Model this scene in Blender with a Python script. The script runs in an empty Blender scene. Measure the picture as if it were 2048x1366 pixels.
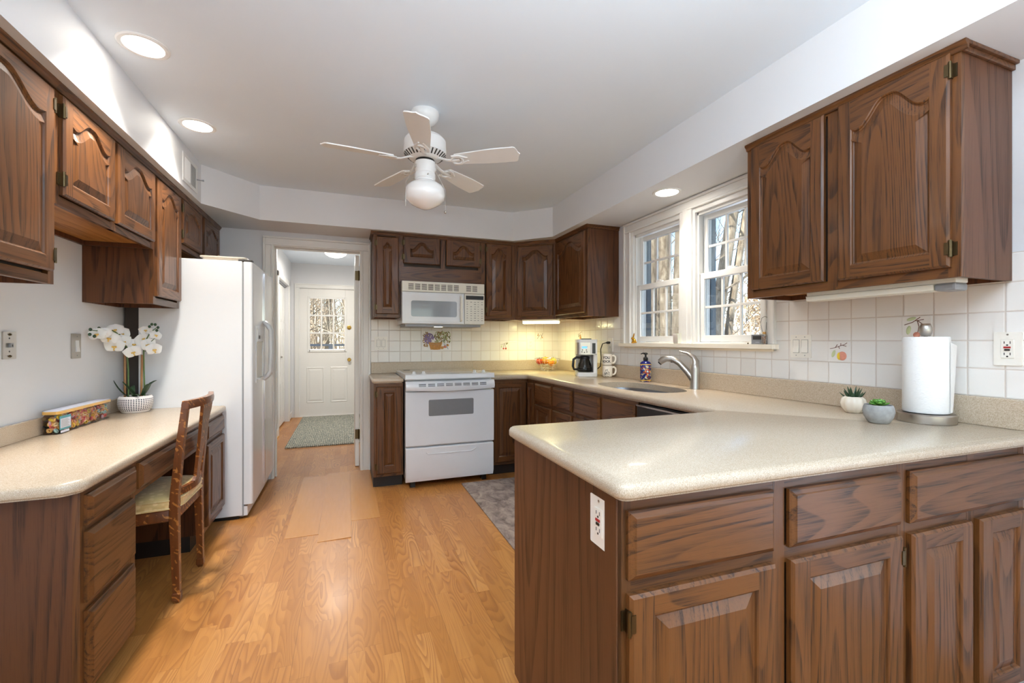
import bpy, bmesh, math, random
from mathutils import Vector, Matrix
PI = math.pi
S = bpy.context.scene
C = S.collection
random.seed(7)
R = math.radians

# ------------------------------------------------------------------ camera
cam = bpy.data.objects.new('camera', bpy.data.cameras.new('camera'))
C.objects.link(cam)
cam.data.sensor_width = 36
cam.data.lens = 885.1/2048*36
cam.data.shift_y = -0.0003
cam.data.clip_start = 0.02
cam.data.clip_end = 300
cam.location = (0, 0, 1.2228)
cam.rotation_euler = (PI/2, 0, -R(20.414))
S.camera = cam

# ------------------------------------------------------------------ sky, sun, large lights, exposure
W = bpy.data.worlds.new('World')
S.world = W
W.use_nodes = True
wn = W.node_tree.nodes
sky = wn.new('ShaderNodeTexSky')
sky.sky_type = 'NISHITA'
sky.sun_disc = False
sky.sun_elevation = R(38)
sky.sun_rotation = R(-100)
sky.air_density = 1.0
sky.dust_density = 0.4
sky.ozone_density = 1.2
bgn = wn['Background']
bgn.inputs[1].default_value = 0.28
W.node_tree.links.new(sky.outputs[0], bgn.inputs[0])


def light(name, kind, loc, energy, color=(1, 1, 1), size=None, size_y=None, rot=(0, 0, 0), parent=None, spot=None, blend=0.5):
    d = bpy.data.lights.new(name, kind)
    d.energy = energy
    d.color = color
    if kind == 'AREA':
        d.size = size
        if size_y:
            d.shape = 'RECTANGLE'
            d.size_y = size_y
        else:
            d.shape = 'DISK'
    elif kind == 'SUN':
        d.angle = R(0.6)
    else:
        d.shadow_soft_size = size or 0.05
        if kind == 'SPOT':
            d.spot_size = spot
            d.spot_blend = blend
    o = bpy.data.objects.new(name, d)
    C.objects.link(o)
    if parent is not None:
        o.parent = parent
        loc = PM[parent.name].inverted() @ Vector(loc)
    o.location = loc
    o.rotation_euler = rot
    return o


PM = {}
sun = light('sun', 'SUN', (-4, 3, 8), 6.5, (1, .97, .92), rot=(0, -R(50), R(18)))
# daylight of the glazed patio door beside the camera, then a fill lamp added at the rear
light('patio_daylight', 'AREA', (2.15, -.75, 1.15), 7, (.84, .90, 1.0), 1.9, 1.9, rot=(0, R(90), 0))
light('rear_fill', 'AREA', (0.4, -2.95, 1.15), 3, (.84, .92, 1.0), 3.2, 2.0, rot=(R(90), 0, 0))
light('added_uplight', 'AREA', (0.4, -.35, 1.75), 68, (.82, .92, 1.0), 1.0, 1.0, rot=(PI, 0, 0))  # added fill lamp without a body, brightens the room by way of the ceiling
S.view_settings.view_transform = 'Standard'
S.view_settings.look = 'None'
S.view_settings.gamma = 1
S.view_settings.use_curve_mapping = False
S.view_settings.exposure = 1.0
S.cycles.use_denoising = True
S.cycles.max_bounces = 10
S.cycles.diffuse_bounces = 6
S.cycles.glossy_bounces = 4
S.cycles.transmission_bounces = 6
S.cycles.transparent_max_bounces = 12
S.cycles.sample_clamp_indirect = 6
S.cycles.caustics_reflective = False
S.cycles.caustics_refractive = False

# ------------------------------------------------------------------ materials


def srgb(r, g, b):
    f = lambda c: (c/255/12.92) if c/255 <= .04045 else ((c/255+.055)/1.055)**2.4
    return (f(r), f(g), f(b), 1)


class NT:
    def __init__(s, name):
        s.m = bpy.data.materials.new(name)
        s.m.use_nodes = True
        s.t = s.m.node_tree
        s.b = s.t.nodes['Principled BSDF']
        s.out = s.t.nodes['Material Output']

    def n(s, k, **kw):
        o = s.t.nodes.new('ShaderNode'+k)
        for a, v in kw.items():
            setattr(o, a, v)
        return o

    def l(s, a, b):
        s.t.links.new(a, b)

    def inp(s, sock, v):
        if hasattr(v, 'is_output') or isinstance(v, bpy.types.NodeSocket):
            s.l(v, sock)
        else:
            sock.default_value = v

    def math(s, op, a, b=None, c=None):
        o = s.n('Math', operation=op)
        s.inp(o.inputs[0], a)
        if b is not None:
            s.inp(o.inputs[1], b)
        if c is not None:
            s.inp(o.inputs[2], c)
        return o.outputs[0]

    def mix(s, f, a, b, mode='MIX'):
        o = s.n('Mix', data_type='RGBA', blend_type=mode)
        s.inp(o.inputs[0], f)
        s.inp(o.inputs[6], a)
        s.inp(o.inputs[7], b)
        return o.outputs[2]

    def obj(s):
        return s.n('TexCoord').outputs['Object']

    def sep(s, v):
        o = s.n('SeparateXYZ')
        s.l(v, o.inputs[0])
        return o.outputs

    def comb(s, x, y, z):
        o = s.n('CombineXYZ')
        for i, v in enumerate((x, y, z)):
            s.inp(o.inputs[i], v)
        return o.outputs[0]

    def mapping(s, v, scale=(1, 1, 1), loc=None):
        o = s.n('Mapping')
        s.l(v, o.inputs[0])
        o.inputs['Scale'].default_value = scale
        if loc is not None:
            s.inp(o.inputs['Location'], loc)
        return o.outputs[0]

    def noise(s, v, scale, detail=2, dist=0.0, rough=.5):
        o = s.n('TexNoise')
        if v is not None:
            s.l(v, o.inputs['Vector'])
        o.inputs['Scale'].default_value = scale
        o.inputs['Detail'].default_value = detail
        o.inputs['Distortion'].default_value = dist
        o.inputs['Roughness'].default_value = rough
        return o.outputs['Fac']

    def ramp(s, f, stops):
        o = s.n('ValToRGB')
        s.l(f, o.inputs[0])
        e = o.color_ramp.elements
        while len(e) < len(stops):
            e.new(.5)
        for i, (p, c) in enumerate(stops):
            e[i].position = p
            e[i].color = c if len(c) == 4 else (*c, 1)
        return o.outputs[0]

    def smooth(s, v, a, b):
        o = s.n('MapRange', interpolation_type='SMOOTHSTEP')
        s.inp(o.inputs[0], v)
        o.inputs[1].default_value = a
        o.inputs[2].default_value = b
        return o.outputs[0]

    def bump(s, h, strength=.2, dist=.002):
        o = s.n('Bump')
        s.l(h, o.inputs['Height'])
        o.inputs['Strength'].default_value = strength
        o.inputs['Distance'].default_value = dist
        s.l(o.outputs[0], s.b.inputs['Normal'])

    def set(s, col=None, rough=None, metal=None, spec=None, **kw):
        if col is not None:
            s.inp(s.b.inputs['Base Color'], col)
        if rough is not None:
            s.inp(s.b.inputs['Roughness'], rough)
        if metal is not None:
            s.b.inputs['Metallic'].default_value = metal
        if spec is not None:
            s.b.inputs['Specular IOR Level'].default_value = spec
        for k, v in kw.items():
            s.inp(s.b.inputs[k.replace('_', ' ')], v)
        return s.m


def plain(name, col, rough=.5, metal=0, spec=.5, var=.04, scale=30, **kw):
    t = NT(name)
    col = col if len(col) == 4 else (*col, 1)
    n = t.noise(t.obj(), scale, 3)
    dark = tuple(c*(1-var) for c in col[:3])+(1,)
    lite = tuple(min(1, c*(1+var)) for c in col[:3])+(1,)
    return t.set(t.mix(n, dark, lite), rough, metal, spec, **kw)


def wood(name, light_c, dark_c, axis, rough=.42, ring=26.0, nscale=4.6, ringmix=.5, coat=.3):
    t = NT(name)
    rnd = t.n('ObjectInfo').outputs['Random']
    offv = t.comb(t.math('MULTIPLY', rnd, 41.0), t.math('MULTIPLY', rnd, 17.0), t.math('MULTIPLY', rnd, 29.0))
    o = t.obj()

    def mp(k):
        sc = [1.0, 1.0, 1.0]
        sc['XYZ'.index(axis)] = k
        return t.mapping(o, sc, offv)
    mv = mp(.11)
    n1 = t.noise(mv, nscale, .6, .1)
    f = t.math('FRACT', t.math('MULTIPLY', n1, ring))
    # growth rings: slow rise to a dark late-wood line, then a sharp return
    lines = t.math('MULTIPLY', t.math('POWER', t.smooth(f, .0, .90), 2.2), t.math('SUBTRACT', 1.0, t.smooth(f, .92, 1.0)))
    n2 = t.noise(mp(.022), 430, 2, 0, .65)
    n4 = t.noise(mp(.03), 120, 2, 0, .6)
    pores = t.smooth(n2, .52, .70)
    n3 = t.noise(mv, 1.7, 2)
    base = t.mix(t.smooth(n3, .3, .7), tuple(c*.86 for c in light_c[:3])+(1,), tuple(min(1, c*1.14) for c in light_c[:3])+(1,))
    k = t.math('MULTIPLY', lines, t.math('MULTIPLY_ADD', t.smooth(n4, .35, .65), ringmix, .18))
    k = t.math('ADD', k, t.math('MULTIPLY', pores, t.math('MULTIPLY_ADD', lines, .35, .25)))
    k = t.math('ADD', k, t.math('MULTIPLY', t.smooth(n4, .5, .75), .16))
    k = t.math('MINIMUM', k, .95)
    col = t.mix(k, base, dark_c)
    hv = t.n('HueSaturation')
    t.l(col, hv.inputs['Color'])
    t.l(t.math('MULTIPLY_ADD', rnd, .20, .90), hv.inputs['Value'])
    t.bump(t.math('SUBTRACT', 1.0, k), .10, .001)
    t.set(hv.outputs[0], t.math('MULTIPLY_ADD', k, .12, rough), spec=.35)
    t.b.inputs['Coat Weight'].default_value = coat
    t.b.inputs['Coat Roughness'].default_value = .17
    return t.m


OAK_L, OAK_D = srgb(103, 63, 29), srgb(38, 21, 10)
M = {}
M['wv'] = wood('oak_vertical', OAK_L, OAK_D, 'Z')
M['wh'] = wood('oak_horizontal', OAK_L, OAK_D, 'X')
M['ws'] = wood('oak_veneer_side', srgb(94, 57, 33), srgb(48, 28, 17), 'Z', rough=.45, ring=16, nscale=3.4, coat=.1)
M['wu'] = wood('oak_raw_underside', srgb(186, 128, 66), srgb(122, 74, 34), 'X', rough=.45, ring=9, coat=.1)
M['dark'] = plain('toe_kick_black', srgb(34, 26, 22), .5)
M['white'] = plain('painted_white', srgb(226, 226, 224), .4, var=.015)
M['trimw'] = plain('trim_white', srgb(228, 227, 223), .32, var=.015)
M['wallp'] = plain('wall_paint', srgb(219, 220, 222), .6, var=.012, scale=4)
M['ceilp'] = plain('ceiling_paint', srgb(222, 231, 240), .7, var=.012, scale=4)
M['appl'] = plain('appliance_white', srgb(220, 223, 226), .22, var=.01, Coat_Weight=.3)
M['cream'] = plain('cream_plastic', srgb(228, 226, 214), .35, var=.02)
M['black'] = plain('black_plastic', srgb(22, 22, 23), .35)
M['vent'] = plain('vent_shadow', srgb(60, 58, 55), .6)
M['grey'] = plain('grey_plastic', srgb(140, 142, 145), .4)
M['brass'] = plain('antique_brass', srgb(96, 82, 58), .38, 1.0)
M['knobs'] = plain('polished_brass', srgb(196, 160, 84), .3, 1.0)
M['gold'] = plain('gold', srgb(214, 160, 60), .22, 1.0)
M['steel'] = plain('brushed_nickel', srgb(186, 180, 172), .3, 1.0)
M['chrome'] = plain('chrome', srgb(225, 225, 228), .12, 1.0)
M['ivory'] = plain('ivory_plate', srgb(235, 231, 221), .35, var=.01)
M['red'] = plain('red_button', srgb(170, 30, 34), .4)
M['ceram'] = plain('cream_ceramic', srgb(226, 214, 196), .22, var=.03, Coat_Weight=.4)
M['conc'] = plain('grey_concrete', srgb(152, 152, 150), .8, var=.3, scale=55)
M['soil'] = plain('potting_soil', srgb(52, 42, 32), .9, var=.3, scale=200)
M['leafd'] = plain('dark_green_leaf', srgb(44, 72, 46), .4, var=.25, scale=12)
M['leafl'] = plain('bright_green_leaf', srgb(96, 150, 62), .4, var=.25, scale=30)
M['stem'] = plain('green_stem', srgb(84, 110, 60), .5, var=.15)
M['stake'] = plain('bamboo_stake', srgb(150, 108, 66), .55, var=.15)
M['petal'] = plain('white_petal', srgb(245, 242, 238), .5, var=.03, Subsurface_Weight=.12)
M['yellow'] = plain('yellow_throat', srgb(230, 190, 104), .5, var=.15)
M['seatf'] = None
M['rubber'] = plain('black_rubber', srgb(25, 25, 26), .6)
M['paper'] = None
M['bark'] = None


def emis(name, col, strength):
    t = NT(name)
    t.set((*col[:3], 1), .4)
    t.b.inputs['Emission Color'].default_value = (*col[:3], 1)
    t.b.inputs['Emission Strength'].default_value = strength
    return t.m


M['lampw'] = emis('lamp_lens_lit', (1, .93, .82), 14)
M['tube'] = emis('tube_lit', (1, .95, .55), 3)
M['hall'] = emis('hall_dome_lit', (1, .88, .68), 4)


def glassy(name, tint=(1, 1, 1), refl=.9, rough=.0):
    t = NT(name)
    lw = t.n('LayerWeight')
    lw.inputs[0].default_value = .28
    tr = t.n('BsdfTransparent')
    tr.inputs[0].default_value = (*tint, 1)
    gl = t.n('BsdfGlossy')
    gl.inputs[1].default_value = rough
    mx = t.n('MixShader')
    t.l(t.math('MULTIPLY', lw.outputs['Fresnel'], refl), mx.inputs[0])
    t.l(tr.outputs[0], mx.inputs[1])
    t.l(gl.outputs[0], mx.inputs[2])
    t.l(mx.outputs[0], t.out.inputs[0])
    return t.m


M['glass'] = glassy('window_glass', (.97, .985, .98), .5)
M['clear'] = glassy('clear_glass', (.985, .99, .99), .8)
M['carafe'] = glassy('smoked_carafe_glass', (.5, .47, .44), 1.0)


def mat_counter():
    t = NT('speckled_beige_worktop')
    o = t.obj()
    n = t.noise(o, 420, 2, 0, .7)
    n2 = t.noise(o, 170, 2)
    c = t.ramp(n, [(.30, srgb(154, 135, 113)), (.46, srgb(186, 169, 146)), (.56, srgb(192, 176, 155)), (.74, srgb(212, 200, 185))])
    c = t.mix(t.math('MULTIPLY', t.smooth(n2, .60, .72), .25), c, srgb(170, 140, 108))
    return t.set(c, .27, Coat_Weight=.1)


M['top'] = mat_counter()


def mat_floor():
    t = NT('laminate_oak_floor')
    x, y, z = t.sep(t.obj())
    sw, sl = .0655, .47
    xr = t.math('DIVIDE', x, sw)
    row = t.math('FLOOR', xr)
    wn_ = t.n('TexWhiteNoise', noise_dimensions='1D')
    t.l(row, wn_.inputs['W'])
    ys = t.math('ADD', t.math('DIVIDE', y, sl), t.math('MULTIPLY', wn_.outputs['Value'], 7.0))
    col = t.math('FLOOR', ys)
    w2 = t.n('TexWhiteNoise', noise_dimensions='2D')
    t.l(t.comb(row, col, 0.0), w2.inputs['Vector'])
    rid = w2.outputs['Value']
    w3 = t.n('TexWhiteNoise', noise_dimensions='2D')
    t.l(t.comb(col, row, 0.0), w3.inputs['Vector'])
    gx = t.math('ADD', x, t.math('MULTIPLY', rid, 31.0))
    gv = t.comb(gx, t.math('MULTIPLY', y, .16), t.math('MULTIPLY', w3.outputs['Value'], 19.0))
    n1 = t.noise(gv, 9.5, 1.0, .2)
    f = t.math('FRACT', t.math('MULTIPLY', n1, 17.0))
    lines = t.math('MULTIPLY', t.math('POWER', t.smooth(f, .0, .9), 1.8), t.math('SUBTRACT', 1.0, t.smooth(f, .92, 1.0)))
    pv = t.comb(gx, t.math('MULTIPLY', y, .03), 0.0)
    n2 = t.noise(pv, 220, 2)
    tone = t.ramp(rid, [(0, srgb(170, 113, 55)), (.5, srgb(182, 124, 64)), (1, srgb(195, 139, 78))])
    k = t.math('MULTIPLY', lines, t.math('MULTIPLY_ADD', w3.outputs['Value'], .45, .22))
    k = t.math('ADD', k, t.math('MULTIPLY', t.smooth(n2, .5, .75), .22))
    c = t.mix(k, tone, srgb(142, 86, 42))
    fy = t.math('FRACT', ys)
    fx3 = t.math('FRACT', t.math('DIVIDE', x, sw*3))
    seam = t.math('MAXIMUM', t.math('LESS_THAN', fx3, .011), t.math('MULTIPLY', t.math('LESS_THAN', fy, .004), .6))
    c = t.mix(t.math('MULTIPLY', seam, .55), c, srgb(110, 64, 30))
    t.bump(t.math('SUBTRACT', 1.0, t.math('ADD', t.math('MULTIPLY', k, .15), seam)), .12, .001)
    wob = t.noise(t.obj(), 3.0, 2)
    t.set(c, t.math('MULTIPLY_ADD', wob, .14, .27))
    t.b.inputs['Coat Weight'].default_value = .06
    t.b.inputs['Coat Roughness'].default_value = .15
    return t.m


M['floor'] = mat_floor()


def mat_board():
    t = NT('swollen_worn_laminate')
    x, y, z = t.sep(t.obj())
    n = t.noise(t.comb(x, t.math('MULTIPLY', y, .1), 0.0), 60, 3)
    c = t.mix(n, srgb(184, 127, 70), srgb(197, 142, 86))
    return t.set(c, .2)


M['board'] = mat_board()


def mat_tile(axis, off):
    t = NT('glazed_tile_'+axis)
    s = dict(zip('XYZ', t.sep(t.obj())))
    p = .1025
    a = t.math('FRACT', t.math('DIVIDE', t.math('SUBTRACT', s[axis], off), p))
    b = t.math('FRACT', t.math('DIVIDE', t.math('SUBTRACT', s['Z'], 1.0195), .1028))
    g = .014
    e = lambda q: t.math('MINIMUM', q, t.math('SUBTRACT', 1.0, q))
    d = t.math('MINIMUM', e(a), e(b))
    k = t.smooth(d, g, g+.014)
    w = t.n('TexWhiteNoise', noise_dimensions='2D')
    t.l(t.comb(t.math('FLOOR', t.math('DIVIDE', t.math('SUBTRACT', s[axis], off), p)), t.math('FLOOR', t.math('DIVIDE', t.math('SUBTRACT', s['Z'], 1.0195), .1028)), 0.0), w.inputs[0])
    tone = t.mix(w.outputs['Value'], srgb(229, 225, 219), srgb(236, 234, 230))
    c = t.mix(k, srgb(208, 198, 188), tone)
    h = t.math('ADD', t.smooth(d, .004, .05), t.math('MULTIPLY', t.noise(t.obj(), 26, 2), .35))
    t.bump(h, .35, .0035)
    return t.set(c, t.math('MULTIPLY_ADD', k, -.45, .6))


M['tile_r'] = mat_tile('Y', 1.681)
M['tile_b'] = mat_tile('X', .276)
M['tile_plain'] = plain('plain_tile', srgb(234, 231, 226), .18, var=.01)


def mat_seat():
    t = NT('cream_damask')
    o = t.obj()
    v = t.n('TexVoronoi')
    t.l(o, v.inputs['Vector'])
    v.inputs['Scale'].default_value = 38
    n = t.noise(o, 700, 2)
    k = t.smooth(v.outputs['Distance'], .25, .5)
    c = t.mix(k, srgb(236, 208, 150), srgb(218, 188, 126))
    t.bump(t.math('ADD', k, n), .2, .001)
    return t.set(c, .6, Sheen_Weight=.3)


M['seatf'] = mat_seat()


def mat_inlay():
    t = NT('dark_walnut_with_inlay')
    o = t.obj()
    n = t.noise(t.mapping(o, (1, 1, .12)), 60, 3)
    base = t.mix(n, srgb(66, 32, 15), srgb(134, 76, 36))
    w = t.n('TexWave')
    w.wave_type = 'BANDS'
    w.bands_direction = 'DIAGONAL'
    w.inputs['Scale'].default_value = 16
    w.inputs['Distortion'].default_value = 9
    w.inputs['Detail'].default_value = 1.5
    t.l(o, w.inputs['Vector'])
    m = t.noise(o, 34, 1, .6)
    leaf = t.math('MULTIPLY', t.smooth(w.outputs['Fac'], .72, .84), t.smooth(m, .50, .56))
    return t.set(t.mix(t.math('MULTIPLY', leaf, .75), base, srgb(188, 124, 60)), .3, Coat_Weight=.3)


M['inlay'] = mat_inlay()
M['chairw'] = plain('dark_walnut', srgb(70, 36, 22), .3, var=.3, scale=20, Coat_Weight=.4)


def mat_rug(name, a, b, c3, kind):
    t = NT(name)
    o = t.obj()
    x, y, z = t.sep(o)
    if kind == 'braid':
        w = t.math('SINE', t.math('ADD', t.math('MULTIPLY', x, 290), t.math('MULTIPLY', t.noise(o, 30), 3)))
        w2 = t.math('SINE', t.math('MULTIPLY', y, 260))
        n = t.noise(t.mapping(o, (1, .35, 1)), 95, 2, 0, .8)
        cc = t.ramp(n, [(.34, a), (.46, b), (.55, c3), (.66, srgb(214, 208, 190))])
        cc = t.mix(t.math('MULTIPLY', t.math('LESS_THAN', w, -.35), .45), cc, srgb(60, 66, 62))
        t.bump(t.math('ADD', w, t.math('MULTIPLY', w2, .5)), .6, .004)
    else:
        n = t.noise(t.mapping(o, (1.3, .8, 1)), 9, 6, .6, .7)
        cc = t.ramp(n, [(.32, a), (.48, b), (.56, c3), (.70, srgb(176, 160, 146))])
        t.bump(t.noise(o, 400), .3, .002)
    return t.set(cc, .95, spec=.1)


M['rug1'] = mat_rug('braided_rug', srgb(112, 120, 116), srgb(152, 156, 148), srgb(182, 180, 166), 'braid')
M['rug2'] = mat_rug('abstract_rug', srgb(100, 88, 84), srgb(140, 126, 120), srgb(158, 144, 134), 'abs')


def mat_pot():
    t = NT('white_pot_with_grid_pattern')
    x, y, z = t.sep(t.obj())
    a = t.math('ARCTAN2', y, x)
    u = t.math('FRACT', t.math('MULTIPLY', a, 44/(2*PI)))
    v = t.math('FRACT', t.math('MULTIPLY', z, 1/.0105))
    band = t.math('MULTIPLY', t.math('GREATER_THAN', z, .012), t.math('LESS_THAN', z, .088))
    k = t.math('MULTIPLY', t.math('GREATER_THAN', u, .38), t.math('GREATER_THAN', v, .38))
    return t.set(t.mix(t.math('MULTIPLY', k, band), srgb(238, 234, 232), srgb(72, 72, 86)), .45)


M['pot'] = mat_pot()


def mat_paper():
    t = NT('paper_towel')
    o = t.obj()
    n = t.noise(t.mapping(o, (1, 1, 2)), 110, 1)
    t.bump(n, .5, .002)
    return t.set(srgb(240, 240, 238), .85)


M['paper'] = mat_paper()


def mat_bark():
    t = NT('tree_bark')
    n = t.noise(t.mapping(t.obj(), (1, 1, .3)), 14, 5, .3, .7)
    t.bump(n, .6, .02)
    return t.set(t.ramp(n, [(.3, srgb(84, 70, 54)), (.55, srgb(138, 124, 104)), (.75, srgb(172, 160, 140))]), .9)


M['bark'] = mat_bark()


def mat_ground():
    t = NT('snowy_ground')
    n = t.noise(t.obj(), .35, 5, .4, .6)
    return t.set(t.ramp(n, [(.40, srgb(150, 126, 92)), (.5, srgb(222, 222, 224)), (.7, srgb(246, 247, 250))]), .9)


M['ground'] = mat_ground()
M['snow'] = plain('snow', srgb(246, 248, 252), .8)
M['brush'] = plain('dry_brush', srgb(176, 158, 134), .9, var=.35, scale=3)
M['brownleaf'] = plain('dry_leaves', srgb(168, 136, 96), .8, var=.35, scale=5)
M['bluegrey'] = plain('dark_blue_grey', srgb(74, 90, 102), .5)
M['deckrail'] = plain('dark_rail', srgb(52, 56, 62), .6)
M['siding'] = plain('house_siding', srgb(190, 180, 160), .7)


def mat_soap():
    t = NT('soap_label_mosaic')
    o = t.obj()
    x, y, z = t.sep(o)
    v = t.n('TexVoronoi')
    v.inputs['Scale'].default_value = 75
    t.l(o, v.inputs['Vector'])
    c = t.ramp(t.sep(v.outputs['Color'])[0], [(0, srgb(22, 28, 92)), (.42, srgb(30, 44, 128)), (.55, srgb(36, 92, 150)), (.68, srgb(190, 88, 40)), (.8, srgb(20, 24, 60)), (1, srgb(226, 214, 180))])
    band = t.math('MULTIPLY', t.math('GREATER_THAN', z, .128), t.math('LESS_THAN', z, .134))
    band2 = t.math('MULTIPLY', t.math('GREATER_THAN', z, .010), t.math('LESS_THAN', z, .016))
    c = t.mix(t.math('MAXIMUM', band, band2), c, srgb(220, 178, 60))
    top = t.math('GREATER_THAN', z, .134)
    c = t.mix(top, c, srgb(24, 30, 104))
    return t.set(c, .15, Coat_Weight=.5)


M['soap'] = mat_soap()


def mat_candy():
    t = NT('sour_candy_rings')
    o = t.obj()
    v = t.n('TexVoronoi')
    v.inputs['Scale'].default_value = 44
    t.l(o, v.inputs['Vector'])
    c = t.ramp(t.sep(v.outputs['Color'])[0], [(0, srgb(236, 128, 92)), (.25, srgb(250, 208, 60)), (.45, srgb(232, 96, 96)), (.62, srgb(246, 176, 120)), (.8, srgb(150, 196, 190)), (1, srgb(244, 222, 190))])
    t.bump(v.outputs['Distance'], .8, .01)
    return t.set(c, .5)


M['candy'] = mat_candy()
M['label'] = plain('label_pale', srgb(196, 200, 214), .5)
M['teal'] = plain('label_teal', srgb(70, 140, 150), .5)
M['orange'] = plain('orange_peel', srgb(232, 140, 36), .4, var=.12, scale=60)
M['lemon'] = plain('lemon_peel', srgb(236, 204, 60), .4, var=.1, scale=60)
M['apple'] = plain('apple_red', srgb(190, 64, 40), .35, var=.25, scale=20)
M['lcd'] = emis('lcd_blue', (.10, .32, .85), .9)
M['ovenwin'] = plain('oven_glass_grey', srgb(128, 130, 132), .12, Coat_Weight=.5)
M['mwwin'] = plain('microwave_glass_grey', srgb(138, 144, 150), .1, Coat_Weight=.6)
M['cook'] = plain('ceran_beige', srgb(206, 200, 196), .1, Coat_Weight=.5)
M['peach'] = plain('peach_skin', srgb(222, 150, 128), .4, var=.3, scale=30)
M['twig'] = plain('twig_brown', srgb(110, 66, 48), .5)
M['leafp'] = plain('pale_leaf', srgb(196, 206, 160), .4, var=.12)
M['grape'] = plain('lilac_grape', srgb(150, 132, 176), .35, var=.25, scale=80)
M['basket'] = plain('basket_tan', srgb(206, 150, 82), .5, var=.3, scale=60)
M['olive'] = plain('olive_leaf', srgb(122, 118, 62), .5, var=.3, scale=60)
M['wax'] = plain('frosted_wax', srgb(236, 232, 220), .4, Subsurface_Weight=.2)
M['shell'] = plain('shells', srgb(170, 132, 104), .5, var=.4, scale=120)
M['dgap'] = plain('dark_gap', srgb(70, 62, 54), .8)
M['sinks'] = plain('sink_steel', srgb(150, 152, 156), .3, 1.0)
M['board2'] = plain('honey_wood', srgb(222, 170, 90), .45, var=.1)
M['tan'] = plain('shell_tan', srgb(214, 196, 164), .4, var=.15)
M['ink'] = plain('black_ink', srgb(28, 27, 27), .5)
M['keys'] = plain('key_marks', srgb(150, 150, 142), .5)

# ------------------------------------------------------------------ mesh builder


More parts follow.
